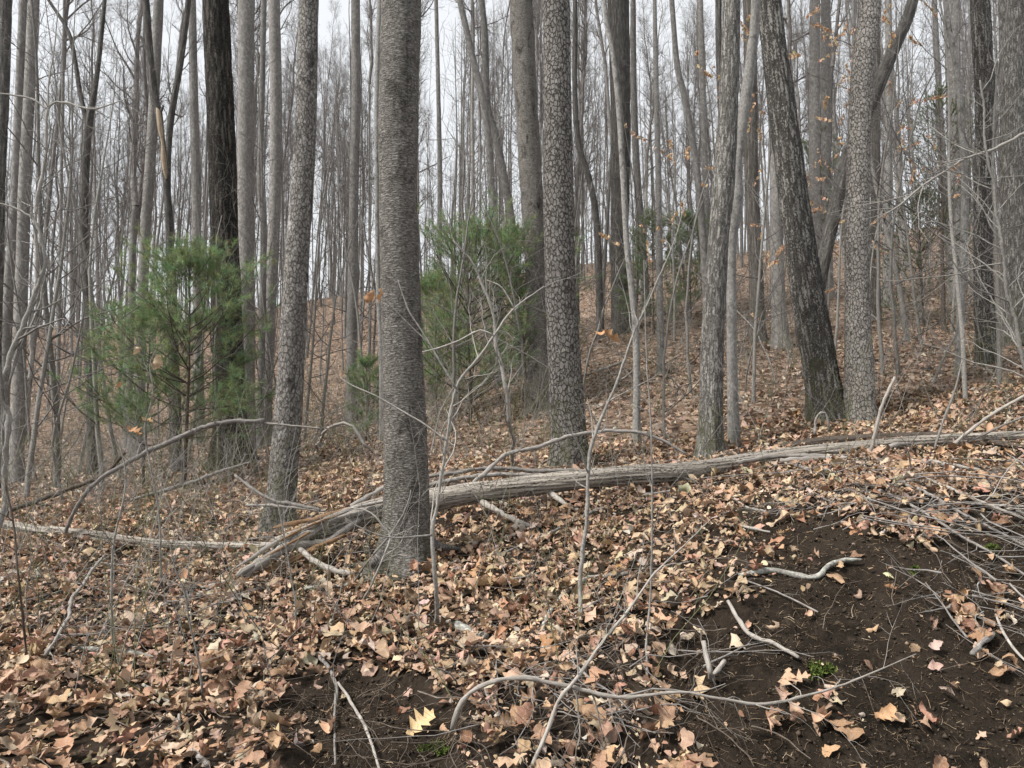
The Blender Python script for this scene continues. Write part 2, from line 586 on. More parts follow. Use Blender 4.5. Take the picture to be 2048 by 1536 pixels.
M['oak_dark'] = bark_mat('bark dark ridged', (0.008, 0.007, 0.006), (0.021, 0.0185, 0.016), (0.050, 0.045, 0.039), (34, 34, 9), 0.16,
                         tone=0.9, tone_col=(0.115, 0.104, 0.090), lichen=(0.23, 0.24, 0.21), lichen_at=(0.71, 0.76), bump=0.8, moss=0.4, moss_h=1.2, cell=(0.050, 0.050, 0.55), crack=(0.05, 0.20), wobble=0.9, cell_bump=0.02)
M['oak'] = bark_mat('bark grey ridged', (0.023, 0.021, 0.019), (0.055, 0.051, 0.046), (0.119, 0.112, 0.103), (44, 44, 12), 0.16,
                    tone=1.0, tone_col=(0.285, 0.272, 0.252), lichen=(0.298, 0.309, 0.282), lichen_at=(0.68, 0.74), moss=0.5, moss_h=2.0, bump=0.8, cell=(0.036, 0.036, 0.42), crack=(0.05, 0.20), wobble=0.9, cell_bump=0.015)
M['oak_light'] = bark_mat('bark pale ridged', (0.040, 0.037, 0.034), (0.095, 0.090, 0.082), (0.191, 0.182, 0.169), (50, 50, 14), 0.16,
                          tone=1.0, tone_col=(0.283, 0.271, 0.253), lichen=(0.338, 0.346, 0.321), lichen_at=(0.58, 0.68), moss=0.5, moss_h=1.6, bump=0.8, cell=(0.026, 0.026, 0.22), crack=(0.04, 0.18), wobble=0.8, cell_bump=0.010)
M['poplar'] = bark_mat('bark fine grey', (0.110, 0.105, 0.098), (0.207, 0.197, 0.185), (0.338, 0.324, 0.308), (26, 26, 16), 0.15,
                       patch=(0.124, 0.117, 0.109), patch_sc=(3, 3, 1.2), patch_at=(0.5, 0.75), lichen=(0.352, 0.352, 0.325), lichen_at=(0.68, 0.78), bump=0.5, bump_d=0.01, vary=0.14)
M['pale'] = bark_mat('bark smooth pale', (0.12, 0.115, 0.108), (0.225, 0.217, 0.205), (0.35, 0.34, 0.325), (50, 50, 34), 0.16,
                     patch=(0.09, 0.085, 0.078), patch_sc=(14, 14, 9), patch_at=(0.54, 0.68), lichen=(0.42, 0.42, 0.40), lichen_at=(0.60, 0.70), moss=0.4, moss_h=0.5, bump=0.5, vary=0.1)
M['shaggy'] = bark_mat('bark brown strips', (0.055, 0.049, 0.042), (0.115, 0.105, 0.094), (0.20, 0.185, 0.168), (60, 60, 7), 0.15, bump=0.7, tone=0.8, tone_col=(0.235, 0.215, 0.192), lichen=(0.33, 0.33, 0.30), lichen_at=(0.64, 0.74), cell=(0.030, 0.030, 0.9), crack=(0.04, 0.20), wobble=0.7, cell_bump=0.012)
M['forest'] = bark_mat('bark of the woods', (0.101, 0.095, 0.090), (0.188, 0.180, 0.170), (0.310, 0.299, 0.286), (22, 22, 12), 0.15,
                       patch=(0.114, 0.108, 0.101), patch_sc=(3, 3, 1.0), patch_at=(0.5, 0.72), lichen=(0.334, 0.334, 0.312), lichen_at=(0.66, 0.76), bump=0.5, bump_d=0.012, vary=0.28)
M['forest_dark'] = bark_mat('dark bark of the woods', (0.043, 0.040, 0.037), (0.087, 0.082, 0.076), (0.172, 0.164, 0.153), (26, 26, 6), 0.15, bump=0.6, bump_d=0.012, vary=0.25, cell=(0.045, 0.045, 0.6), crack=(0.05, 0.22), wobble=0.8, cell_bump=0.012, tone_col=(0.150, 0.142, 0.132))
M['twig'] = bark_mat('twig bark', (0.080, 0.073, 0.068), (0.142, 0.131, 0.125), (0.230, 0.216, 0.208), (8, 8, 6), 0.15, bump=0.2, vary=0.2)
M['sapling'] = bark_mat('sapling bark', (0.104, 0.098, 0.089), (0.191, 0.182, 0.168), (0.327, 0.314, 0.294), (130, 130, 55), 0.16, bump=0.3, vary=0.2)
M['sapling_white'] = bark_mat('pale sapling bark', (0.15, 0.14, 0.128), (0.28, 0.265, 0.243), (0.43, 0.41, 0.38), (130, 130, 55), 0.17, bump=0.3, vary=0.1)
M['brier'] = bark_mat('green brier stem', (0.055, 0.060, 0.028), (0.10, 0.105, 0.052), (0.17, 0.165, 0.09), (130, 130, 55), 0.16, bump=0.2, vary=0.2)
M['deadwood'] = bark_mat('weathered grey wood', (0.123, 0.109, 0.096), (0.283, 0.262, 0.240), (0.480, 0.458, 0.431), (120, 120, 3.2), 0.15,
                         patch=(0.173, 0.137, 0.110), patch_sc=(5, 5, 1.4), patch_at=(0.58, 0.74), tone=0.5, tone_col=(0.520, 0.498, 0.471), bump=0.8, bump_d=0.006)
M['deadlog'] = bark_mat('weathered cracked log', (0.075, 0.060, 0.048), (0.165, 0.138, 0.112), (0.28, 0.245, 0.21), (120, 120, 3.2), 0.15,
                         patch=(0.150, 0.105, 0.070), patch_sc=(6, 6, 1.4), patch_at=(0.60, 0.74), tone=1.0, tone_col=(0.45, 0.412, 0.362), bump=1.0, bump_d=0.008, cell=(0.026, 0.026, 1.0), crack=(0.0, 0.05), wobble=0.5, cell_bump=0.008)
M['rotwood'] = bark_mat('torn brown wood', (0.095, 0.050, 0.026), (0.22, 0.130, 0.072), (0.40, 0.28, 0.18), (120, 120, 4.0), 0.15, bump=0.9, bump_d=0.008)
M['barewood'] = bark_mat('barkless tan wood', (0.20, 0.145, 0.10), (0.32, 0.25, 0.18), (0.44, 0.36, 0.28), (60, 60, 4), 0.15, bump=0.4)
M['stick'] = bark_mat('grey fallen stick', (0.107, 0.096, 0.088), (0.222, 0.205, 0.191), (0.384, 0.364, 0.342), (170, 170, 22), 0.17, bump=0.7, vary=0.2, patch=(0.092, 0.082, 0.073), patch_sc=(26, 26, 9), patch_at=(0.60, 0.72))
M['stick_pale'] = bark_mat('bleached stick', (0.17, 0.15, 0.13), (0.31, 0.285, 0.255), (0.46, 0.435, 0.4), (170, 170, 22), 0.17, bump=0.7, vary=0.1, patch=(0.092, 0.082, 0.073), patch_sc=(26, 26, 9), patch_at=(0.60, 0.72))
M['stick_dark'] = bark_mat('dark fallen stick', (0.035, 0.028, 0.022), (0.075, 0.061, 0.05), (0.16, 0.138, 0.118), (170, 170, 22), 0.17, bump=0.7, vary=0.2, patch=(0.10, 0.082, 0.066), patch_sc=(26, 26, 9), patch_at=(0.60, 0.72))
M['stick_brown'] = bark_mat('brown fallen twig', (0.060, 0.046, 0.035), (0.125, 0.100, 0.080), (0.25, 0.215, 0.18), (170, 170, 22), 0.17, bump=0.7, vary=0.2, patch=(0.24, 0.21, 0.18), patch_sc=(26, 26, 9), patch_at=(0.58, 0.72))
M['stick_lichen'] = bark_mat('lichened stick', (0.10, 0.092, 0.08), (0.21, 0.20, 0.18), (0.42, 0.42, 0.38), (60, 60, 40), 0.16, patch=(0.40, 0.41, 0.37), patch_sc=(30, 30, 20), patch_at=(0.48, 0.62), bump=0.6)


def leaf_mat():
    k = NT('dry leaf')
    c = k.attr('leafcol', 'color')
    uv = k.attr('luv')
    sep = k.n('SeparateXYZ'); k.put(sep.inputs[0], uv)
    rib = k.math('LESS_THAN', k.math('ABSOLUTE', sep.outputs[0]), 0.05)
    bl = k.noise(k.scale(uv, (3.0, 4.5, 7.0)), 1.0, 5, 0.7)
    col = k.mix(k.maprange(bl, 0.50, 0.72, 0.0, 0.60), c, (0.10, 0.055, 0.032))
    bl2 = k.noise(k.scale(uv, (2.0, 2.5, 5.0), (9, 4, 2)), 1.0, 3, 0.6)
    col = k.mix(k.maprange(bl2, 0.52, 0.75, 0.0, 0.45), col, (0.50, 0.40, 0.31))
    col = k.mix(k.math('MULTIPLY', rib, 0.35), col, (0.52, 0.40, 0.28))
    vein = k.n('TexWave'); vein.wave_type = 'BANDS'; vein.bands_direction = 'Y'
    av = k.n('CombineXYZ'); k.put(av.inputs[0], sep.outputs[0])
    k.put(av.inputs[1], k.math('SUBTRACT', sep.outputs[1], k.math('MULTIPLY', k.math('ABSOLUTE', sep.outputs[0]), 0.16)))
    k.put(vein.inputs['Vector'], av.outputs[0]); k.put(vein.inputs['Scale'], 2.6); k.put(vein.inputs['Distortion'], 0.6)
    h = k.math('ADD', k.math('MULTIPLY', vein.outputs[1], 0.5), bl)
    return k.done(col, 0.62, k.bump(h, 0.35, 0.004), 0.3, 0.12)


M['leaf'] = leaf_mat()


def beech_mat():
    k = NT('orange clinging leaf')
    c = k.attr('leafcol', 'color')
    return k.done(c, 0.55, None, 0.3, 0.35)


M['beech'] = beech_mat()


def needle_mat():
    k = NT('pine needles')
    c = k.attr('leafcol', 'color')
    return k.done(c, 0.5, None, 0.35, 0.40)


M['needle'] = needle_mat()


def ground_mat():
    k = NT('forest soil and far litter')
    geo = k.n('NewGeometry')
    pos = geo.outputs['Position']
    bare = k.attr('bare', 'fac')
    s1 = k.noise(pos, 16.0, 8, 0.75)
    soil = k.ramp(s1, [(0.32, (0.008, 0.0062, 0.0046)), (0.50, (0.019, 0.0145, 0.0105)), (0.62, (0.038, 0.029, 0.021)), (0.72, (0.085, 0.066, 0.049))])
    s1b = k.noise(pos, 2.6, 4, 0.6)
    soil = k.mix(k.maprange(s1b, 0.42, 0.62, 0, 0.7), soil, (0.036, 0.0275, 0.020))
    l1 = k.n('TexVoronoi'); k.put(l1.inputs['Vector'], pos); k.put(l1.inputs['Scale'], 9.0)
    sepc = k.n('SeparateColor'); k.put(sepc.inputs[0], l1.outputs['Color'])
    lit = k.ramp(sepc.outputs[0], [(0.0, (0.06, 0.040, 0.029)), (0.25, (0.13, 0.085, 0.060)), (0.5, (0.21, 0.145, 0.105)), (0.8, (0.30, 0.22, 0.165)), (1.0, (0.34, 0.28, 0.23))])
    l2 = k.noise(pos, 5.0, 5, 0.7)
    lit = k.mix(k.maprange(l2, 0.45, 0.7, 0, 0.75), lit, (0.085, 0.052, 0.034))
    col = k.mix(bare, lit, soil)
    h = k.math('ADD', s1, k.math('MULTIPLY', k.noise(pos, 60.0, 4, 0.7), 0.5))
    return k.done(col, 0.95, k.bump(h, 0.9, 0.03), 0.1)


M['ground'] = ground_mat()


def moss_mat():
    k = NT('green moss')
    geo = k.n('NewGeometry')
    n = k.noise(geo.outputs['Position'], 90, 4, 0.7)
    return k.done(k.ramp(n, [(0.3, (0.03, 0.045, 0.010)), (0.55, (0.085, 0.115, 0.028)), (0.75, (0.19, 0.235, 0.075))]), 0.9, None, 0.1)


M['moss'] = moss_mat()


# ------------------------------------------------------------------ ground sheet
def build_ground():
    t = np.linspace(-1, 1, 381)
    s = np.sign(t) * np.abs(t) ** 1.8
    ys = np.concatenate([np.linspace(-14, 1.4, 14), np.geomspace(1.6, 7.0, 230), np.geomspace(7.1, 150, 110)])
    W = 1.15 * np.maximum(ys, 0) + 5 + 7 * sstep(6, 20, ys) + 7 * sstep(0, -6, ys)
    X = s[None, :] * W[:, None]
    Y = np.repeat(ys[:, None], len(s), 1)
    Z = ground_z(X, Y)
    bare = bare_soft(X, Y, Z)
    rough = soil_rough(X, Y) * bare * (Y < 8)
    Z = Z + rough
    road = sstep(1.9, 1.3, Y)
    bare = np.maximum(bare, road)
    under = sstep(10.0, 6.5, Y) * 0.96           # near the camera the real leaves cover dark humus
    idx = np.arange(X.size).reshape(X.shape)
    q = np.stack([idx[:-1, :-1], idx[:-1, 1:], idx[1:, 1:], idx[1:, :-1]], -1).reshape(-1, 4)
    me = raw_mesh('ground', np.stack([X, Y, Z], -1).reshape(-1, 3), q, M['ground'], {'bare': ('FLOAT', np.maximum(bare, under).ravel())})
    o = link('ground', me)
    tag(o, 'leaf covered forest floor rising from a bare soil bank', kind='structure')
    return o


ground = build_ground()


# ------------------------------------------------------------------ tree building
def trunk_mesh(name, rows, kind, mat, K=64, dz=0.03, vis=6.0, flare=0.35, flare_h=0.25, roots=5, depth=None, seed=1):
    """rows (x,y,z,r) from below ground upward -> relief-carved trunk"""
    rows = np.asarray(rows, float)
    dense = smooth_path(rows, 600)
    s = np.concatenate([[0], np.cumsum(np.linalg.norm(np.diff(dense[:, :3], axis=0), axis=1))])
    L = s[-1]
    q = np.arange(0, min(vis, L), dz)
    if L > vis:
        q = np.concatenate([q, np.arange(max(q[-1] + 0.12, vis), L, 0.2), [L]])
    c = np.stack([np.interp(q, s, dense[:, k]) for k in range(4)], 1)
    ctr, r = c[:, :3], c[:, 3]
    t = unit(np.gradient(ctr, axis=0))
    n1 = unit(np.cross(np.tile([[0, 1.0, 0]], (len(t), 1)), t)); n2 = np.cross(t, n1)
    th = np.arange(K) * 2 * np.pi / K
    TH, S = np.meshgrid(th, q)
    R = np.repeat(r[:, None], K, 1)
    rest = np.stack([np.cos(TH) * R, np.sin(TH) * R, S], -1)
    tone = np.zeros_like(R); dsp = np.zeros_like(R)
    wig = (fbm(rest * np.array([5, 5, 2.5]), 3, seed + 70) - 0.5)
    if kind == 'block':
        dp = depth or 0.009
        w = rest + 0.016 * np.stack([noise3(rest * 25, seed), noise3(rest * 25 + 9, seed), 1.5 * noise3(rest * 25 + 5, seed)], -1)
        f1, f2, cid = voronoi3(w / np.array([0.033, 0.033, 0.055]), seed, 1.0)
        e = sstep(0.03, 0.20, f2 - f1)
        dsp = -dp * (1 - e) + 0.003 * (cid - 0.5) + 0.003 * (fbm(rest * 60, 3, seed) - 0.5) + 0.004 * e * (noise3(rest * 45, seed + 6) - 0.5)
        tone = e * (0.50 + 0.50 * cid)
    elif kind == 'plate':
        dp = depth or 0.008
        low = sstep(3.2, 2.2, S)[..., None][..., 0]
        f1, f2, cid = voronoi3((rest + 0.01 * noise3(rest * 20, seed)[..., None]) / np.array([0.022, 0.022, 0.042]), seed, 0.9)
        e = sstep(0.0, 0.3, f2 - f1)
        dsp = -dp * (1 - e) * (0.25 + 0.75 * low) + 0.003 * (fbm(rest * 40, 3, seed) - 0.5)
        tone = (0.3 + 0.7 * cid) * e
    elif kind == 'ridge':
        dp = depth or 0.018
        w = rest + 0.022 * np.stack([noise3(rest * np.array([9, 9, 7]), seed) - .5, noise3(rest * np.array([9, 9, 5]) + 9, seed) - .5, 0 * R], -1)
        f1, f2, cid = voronoi3(w / np.array([0.034, 0.034, 0.62]), seed, 1.0)
        e = sstep(0.03, 0.24, f2 - f1)
        fine = fbm(rest * np.array([55, 55, 14]), 3, seed + 4)
        dsp = -dp * (1 - e) + 0.006 * (fine - 0.5)
        tone = e * sstep(0.36, 0.52, fbm(rest * np.array([70, 70, 16]), 3, seed + 9)) * (0.35 + 0.65 * cid)
    elif kind == 'band':
        b = 0.5 * fbm(rest * np.array([20, 20, 105]), 4, seed) + 0.5 * fbm(rest * np.array([60, 60, 75]), 3, seed + 2)
        p = fbm(rest * np.array([9, 9, 6]), 4, seed + 5)
        tone = sstep(0.46, 0.60, b) * sstep(0.60, 0.50, p)
        dsp = 0.008 * (b - 0.5) + 0.007 * (p - 0.5) + 0.005 * sstep(0.56, 0.66, p) * (noise3(rest * 90, seed + 3) - 0.3)
    elif kind == 'strip':
        b = fbm(rest * np.array([45, 45, 3]), 3, seed)
        dsp = 0.015 * (b - 0.5); tone = sstep(0.5, 0.62, b)
    else:
        dsp = 0.006 * (fbm(rest * np.array([12, 12, 8]), 4, seed) - 0.5)
    if kind in ('block', 'plate', 'ridge'):
        dsp = dsp * 0.45
    dsp = dsp + 0.12 * R * wig
    base_s = 0.22
    h = np.maximum(S - base_s, 0)
    lobes = 0.5 + 0.5 * np.cos(roots * TH + 1.7 * np.sin(TH + seed) + seed)
    rad = R * (1 + flare * np.exp(-h / flare_h) * (0.45 + 1.1 * lobes)) + dsp
    v = ctr[:, None] + (n1[:, None] * np.cos(TH)[..., None] + n2[:, None] * np.sin(TH)[..., None]) * rad[..., None]
    idx = np.arange(v.shape[0] * K).reshape(-1, K)
    a = idx[:-1]; b2 = np.roll(a, -1, 1); c2 = idx[1:]; d2 = np.roll(c2, -1, 1)
    faces = np.stack([a, b2, d2, c2], -1).reshape(-1, 4)
    rest = rest - np.array([0, 0, base_s])
    return raw_mesh(name, v.reshape(-1, 3), faces, M[mat] if isinstance(mat, str) else mat,
                    {'bark': ('FLOAT_VECTOR', rest.reshape(-1, 3)), 'tone': ('FLOAT', tone.ravel())}), ctr[-1], r[-1], t[-1]


def crown_mesh(name, seed, L=11.0, r0=0.10, n1=20, n2=8, n3=11, low=0.03, spread=1.0, mat='twig', l1=(1.8, 3.6), ang1=(35, 65)):
    g = np.random.default_rng(seed)
    m = 14
    lead = np.zeros((1, m, 3)); lead[0, :, 2] = np.linspace(0, L, m)
    lead[0, 1:, :2] += np.cumsum(g.normal(size=(m - 1, 2)) * 0.07, axis=0)
    lr = (np.linspace(1, 0.12, m) * r0)[None]
    b = Buf()
    v, f, k = tubes(lead, lr, 8); b.add(v, f, bark=k)
    p1, r1 = grow(lead, lr, n1, low, 0.97, ang1, (l1[0] * spread, l1[1] * spread), 8, 0.42, 0.010, 0.28, 0.28, 0.22, 0.55, g)
    v, f, k = tubes(p1, r1, 5); b.add(v, f, bark=k)
    p2, r2 = grow(p1, r1, n2, 0.15, 0.97, (28, 62), (0.5 * spread, 1.35 * spread), 6, 0.5, 0.0055, 0.32, 0.22, 0.4, 0.4, g)
    v, f, k = tubes(p2, r2, 4); b.add(v, f, bark=k)
    p3, r3 = grow(p2, r2, n3, 0.1, 0.98, (25, 65), (0.22, 0.62), 4, 0.6, 0.0034, 0.30, 0.18, 0.5, 0.3, g)
    v, f, k = tubes(p3, r3, 3); b.add(v, f, bark=k)
    pl, rl = grow(lead, lr, 26, 0.3, 0.99, (30, 70), (0.3, 0.9), 4, 0.3, 0.0045, 0.3, 0.2, 0.4, 0.2, g)
    v, f, k = tubes(pl, rl, 3); b.add(v, f, bark=k)
    return b.mesh(name, M[mat], {'bark': 'FLOAT_VECTOR'})


def stem_mesh(name, seed, H=8.0, r0=0.13, r1=0.10, bend=0.12, mat='forest', K=12):
    g = np.random.default_rng(seed)
    m = 22
    z = np.linspace(-0.5, H, m)
    w = np.cumsum(g.normal(size=(m, 2)) * bend * 0.18, axis=0)
    w = w - w[1]
    pts = np.concatenate([w, z[:, None]], 1)[None]
    r = np.interp(z, [-0.5, 0, 0.25, 0.8, H], [r0 * 1.6, r0 * 1.45, r0 * 1.18, r0, r1])
    r = r * (1 + 0.05 * g.normal(size=m))
    v, f, k = tubes(pts, r[None], K)
    k[:, 2] = k[:, 2] - k[:, 2].min()
    return raw_mesh(name, v, f, M[mat], {'bark': ('FLOAT_VECTOR', k)}), pts[0, -1]


CROWNS = [crown_mesh('crown', 100 + i, L=(11, 12, 10, 13, 9)[i], n1=(24, 26, 22, 28, 22)[i], spread=(1.0, 0.9, 1.1, 0.85, 0.8)[i], ang1=((35, 65), (30, 55), (40, 70), (30, 60), (45, 75))[i]) for i in range(5)]
STEMS = []
for i, (H, r0, bend, mt) in enumerate([(9, 0.135, 0.09, 'forest'), (6, 0.12, 0.16, 'forest'), (11, 0.15, 0.06, 'forest'), (7.5, 0.13, 0.16, 'forest_dark'),
                                       (4.5, 0.11, 0.40, 'forest_dark'), (12, 0.14, 0.08, 'forest'), (5.5, 0.115, 0.28, 'forest')]):
    STEMS.append(stem_mesh('trunk', 40 + i, H, r0, 0.10, bend, mt))
TREES = []      # (root object, image x at mid height, distance, trunk colour word, landmark?)


def tree_root(name, loc, label, cat='tree', group=None):
    return tag(link(name, None, None, loc), label, cat, group)


def hero(label, pts, d, kind, mat, name='hardwood_tree', K=64, dz=0.03, top=11.0, flare=0.35, flare_h=0.25, roots=5, depth=None, seed=1, d_base=None, group=None, landmark=None, crown=True):
    """a tree traced from the photograph: pts (px, py, width px) from the top of the picture down to the base"""
    base_d = d_base or d
    if d > 11 and kind in ('smooth', 'strip'):
        K = min(K, 28); dz = max(dz, 0.12)
    rows = []
    for i, (px, py, w) in enumerate(pts):
        dd = d + (base_d - d) * (i / (len(pts) - 1)) ** 2
        rows.append(list(P(px, py, dd)) + [0.5 * w * dd / F])
    rows = rows[::-1]
    b = np.array(rows[0]); nx = np.array(rows[1])
    gzb = gz(b[0], b[1])
    if b[2] > gzb + 0.15:                       # carry the stem on down to the ground
        k = (gzb - b[2]) / (nx[2] - b[2])
        nb = b + (nx - b) * k
        nb[3] = b[3] * 1.05
        nb[2] = gz(nb[0], nb[1])
        rows.insert(0, list(nb)); b = nb
    else:
        rows[0][2] = gzb
        b = np.array(rows[0])
    below = b.copy(); below[2] -= 0.22
    rows.insert(0, list(below))
    tp, tq = np.array(rows[-1]), np.array(rows[-3] if len(rows) > 4 else rows[-2])
    vis = tp[2] - below[2] + 0.3
    dirn = (tp[:3] - tq[:3]) / max(tp[2] - tq[2], 0.1)
    dirn[:2] *= 0.5
    zt = max(b[2] + top, tp[2] + 1.5)
    up = tp.copy(); up[:3] += dirn * (zt - tp[2]); up[3] = max(tp[3] * 0.75, 0.012)
    mid = 0.5 * (tp + up); rows += [list(mid), list(up)]
    rows = np.array(rows)
    origin = np.array([b[0], b[1], b[2]])
    rows[:, :3] -= origin
    root = tree_root(name, origin, label, 'tree', group)
    me, tip, tr, td = trunk_mesh('trunk', rows, kind, mat, K, dz, vis, flare, flare_h, roots, depth, seed)
    link('trunk', me, root)
    if crown:
        c = link('crown', CROWNS[seed % 5], root, tip - 0.02 * td)
        c.scale = (tr / 0.10, tr / 0.10, max(0.5, min(1.2, tr / 0.10)))
        c.rotation_euler = (0, 0, seed * 1.3)
    px = np.interp(420, [p[1] for p in pts], [p[0] for p in pts])
    TREES.append((root, px, d, landmark))
    return root


# ---- the trees that stand near, traced one by one
hero('thick grey beech with horizontal flaky bands and spreading roots, in front of the fallen log',
     [(803, -10, 82), (799, 150, 81), (796, 300, 79), (798, 480, 79), (804, 660, 81), (808, 800, 83), (812, 930, 88), (812, 1030, 94), (806, 1128, 104)],
     5.15, 'band', 'birch', K=96, dz=0.015, flare=0.42, flare_h=0.10, roots=4, seed=3, landmark='the banded beech')
def tree_root_part(root, pts, mat):
    _r = path_rows(pts)
    me, _ = wood_mesh('root', _r, mat, 14, origin=np.array(root.location), seed=5, knots=0.05)
    link('root', me, root)


beech = TREES[-1][0]
hero('grey tree curving to a mottled top, its foot behind the splintered log end',
     [(618, -10, 40), (613, 200, 43), (603, 401, 47), (596, 480, 48), (586, 662, 51), (575, 845, 55), (562, 1000, 56), (556, 1080, 60)],
     6.8, 'plate', 'plate', K=72, dz=0.022, flare=0.34, flare_h=0.18, seed=5, landmark='the curving mottled tree')
hero('straight trunk of small blocky bark, mossy on one side, behind the fallen log',
     [(1112, -10, 56), (1115, 200, 58), (1117, 365, 61), (1119, 480, 61), (1125, 662, 64), (1136, 845, 72), (1140, 930, 78)],
     8.0, 'block', 'block', K=84, dz=0.022, flare=0.34, flare_h=0.16, seed=8, landmark='the blocky straight trunk')
hero('big nearly black ridged oak behind the green pine sapling',
     [(431, -10, 53), (440, 200, 55), (446, 365, 55), (449, 480, 55), (455, 662, 59), (460, 845, 65), (466, 930, 72)],
     12.5, 'ridge', 'oak_dark', name='oak_tree', K=72, dz=0.045, flare=0.45, flare_h=0.3, roots=5, depth=0.03, seed=11, landmark='the black oak')
hero('slim lichened grey trunk with pale companion stem pressed against it',
     [(1463, -10, 36), (1457, 200, 40), (1448, 365, 43), (1437, 480, 42), (1426, 662, 45), (1421, 845, 48), (1420, 918, 50)],
     7.6, 'ridge', 'oak_light', K=64, dz=0.025, flare=0.30, flare_h=0.15, depth=0.012, seed=14, landmark='the lichened trunk')
hero('thin pale stem with swollen scar, twisting up beside the lichened trunk',
     [(1512, -10, 19), (1504, 100, 21), (1490, 210, 23), (1476, 320, 17), (1474, 395, 24), (1470, 430, 26), (1463, 490, 19), (1463, 600, 19), (1464, 720, 20), (1468, 880, 23)],
     7.9, 'smooth', 'pale', K=40, dz=0.03, flare=0.2, seed=17)
hero('leaning grey ridged oak, foot against the pale blocky trunk',
     [(1537, -10, 48), (1562, 200, 55), (1584, 365, 60), (1599, 480, 61), (1624, 640, 67), (1643, 750, 66), (1655, 840, 70)],
     8.4, 'ridge', 'oak', name='oak_tree', K=84, dz=0.025, flare=0.42, flare_h=0.2, depth=0.018, seed=19, landmark='the leaning oak')
hero('straight tan-grey trunk of small scaly blocks, beside the leaning oak foot',
     [(1740, -10, 44), (1731, 90, 45), (1721, 200, 44), (1716, 365, 47), (1714, 480, 47), (1715, 600, 49), (1718, 720, 54), (1720, 850, 60)],
     8.2, 'block', 'block_pale', K=72, dz=0.022, flare=0.22, flare_h=0.15, depth=0.010, seed=23, landmark='the scaly blocky trunk')
hero('dark bare trunk leaning diagonally behind the scaly blocky trunk',
     [(1828, -10, 22), (1790, 90, 26), (1742, 205, 28), (1697, 310, 28), (1668, 430, 27), (1640, 560, 27), (1632, 640, 28)],
     11.5, 'smooth', 'forest_dark', K=32, dz=0.08, flare=0.2, seed=26)
hero('large grey trunk half hidden behind the blocky straight trunk',
     [(1042, -10, 48), (1052, 200, 46), (1062, 365, 46), (1069, 480, 46), (1078, 640, 50), (1086, 800, 56)],
     12.0, 'band', 'birch', K=64, dz=0.04, flare=0.25, seed=29)
hero('rough dark trunk with twiggy sprouts near the right edge, mossy down one side',
     [(1960, -10, 37), (1970, 200, 37), (1968, 365, 36), (1966, 480, 36), (1968, 600, 37), (1976, 735, 44)],
     10.0, 'ridge', 'oak', K=64, dz=0.04, flare=0.15, seed=31, landmark='the rough twiggy trunk')
hero('broad shaggy grey trunk cut by the edge of the picture beyond the twiggy trunk',
     [(2026, -10, 52), (2028, 200, 52), (2034, 480, 54), (2040, 640, 58), (2044, 740, 60)], 11.5, 'ridge', 'oak_light', K=72, dz=0.04, flare=0.15, seed=33)
hero('thin whitish trunk just in front of the rough twiggy trunk',
     [(1890, -10, 10), (1915, 150, 12), (1928, 330, 13), (1928, 480, 15), (1921, 620, 15), (1920, 705, 17)], 9.7, 'smooth', 'pale', K=32, dz=0.04, flare=0.2, seed=35)
hero('thick dark grey trunk far behind, standing by a thin pale curved stem',
     [(1236, -10, 45), (1241, 200, 41), (1241, 365, 38), (1238, 480, 36), (1242, 600, 40), (1244, 655, 44)], 18.0, 'ridge', 'forest_dark', K=64, dz=0.05, flare=0.2, depth=0.02, seed=37, landmark='the thick dark grey trunk')
hero('thin pale curved stem in front of the thick dark grey trunk',
     [(1208, -10, 9), (1224, 100, 10), (1236, 200, 11), (1247, 365, 12), (1253, 480, 12), (1266, 600, 13), (1273, 700, 14), (1273, 880, 15)], 8.9, 'smooth', 'pale', K=28, dz=0.05, flare=0.3, seed=39)
hero('slender pale tree with dark knots, up the slope from the pale curved stem',
     [(1309, -10, 8), (1313, 200, 11), (1317, 365, 12), (1318, 500, 13), (1322, 720, 14)], 13.0, 'smooth', 'pale', K=24, dz=0.06, seed=41)
hero('brown shaggy-barked trunk just behind the scarred pale stem',
     [(1499, -10, 26), (1502, 200, 26), (1504, 365, 25), (1510, 480, 27), (1513, 600, 29), (1514, 672, 34)], 15.0, 'strip', 'shaggy', K=48, dz=0.05, flare=0.2, seed=43)
hero('pinkish grey trunk between the shaggy trunk and the leaning oak',
     [(1545, 100, 20), (1550, 300, 22), (1553, 480, 26), (1557, 600, 28), (1562, 690, 34)], 14.2, 'smooth', 'poplar', K=40, dz=0.06, flare=0.3, seed=45)
hero('paired grey poplar, nearer the leaning oak, between it and the scaly trunk',
     [(1630, -10, 20), (1629, 200, 21), (1629, 365, 22), (1630, 560, 23)], 20.0, 'smooth', 'poplar', K=24, dz=0.1, seed=47)
hero('paired grey poplar, nearer the scaly trunk, between it and the leaning oak',
     [(1651, -10, 18), (1652, 200, 19), (1653, 365, 19), (1656, 560, 20)], 20.8, 'smooth', 'poplar', K=24, dz=0.1, seed=48)
hero('tall straight grey poplar directly beside the black oak',
     [(493, -10, 33), (492, 200, 33), (492, 365, 33), (492, 480, 33), (492, 640, 34), (492, 830, 37)], 16.0, 'smooth', 'poplar', K=48, dz=0.06, flare=0.2, seed=50)
hero('grey speckled poplar leaning slightly, behind the curving mottled tree',
     [(548, -10, 23), (552, 200, 24), (551, 365, 24), (545, 520, 24), (535, 700, 25), (529, 870, 27)], 17.0, 'smooth', 'poplar', K=40, dz=0.06, flare=0.2, seed=52)
hero('thin grey stem tight against the speckled leaning poplar',
     [(528, -10, 11), (524, 200, 11), (520, 365, 12), (527, 480, 13), (520, 840, 14)], 15.5, 'smooth', 'forest', K=20, dz=0.1, seed=53)
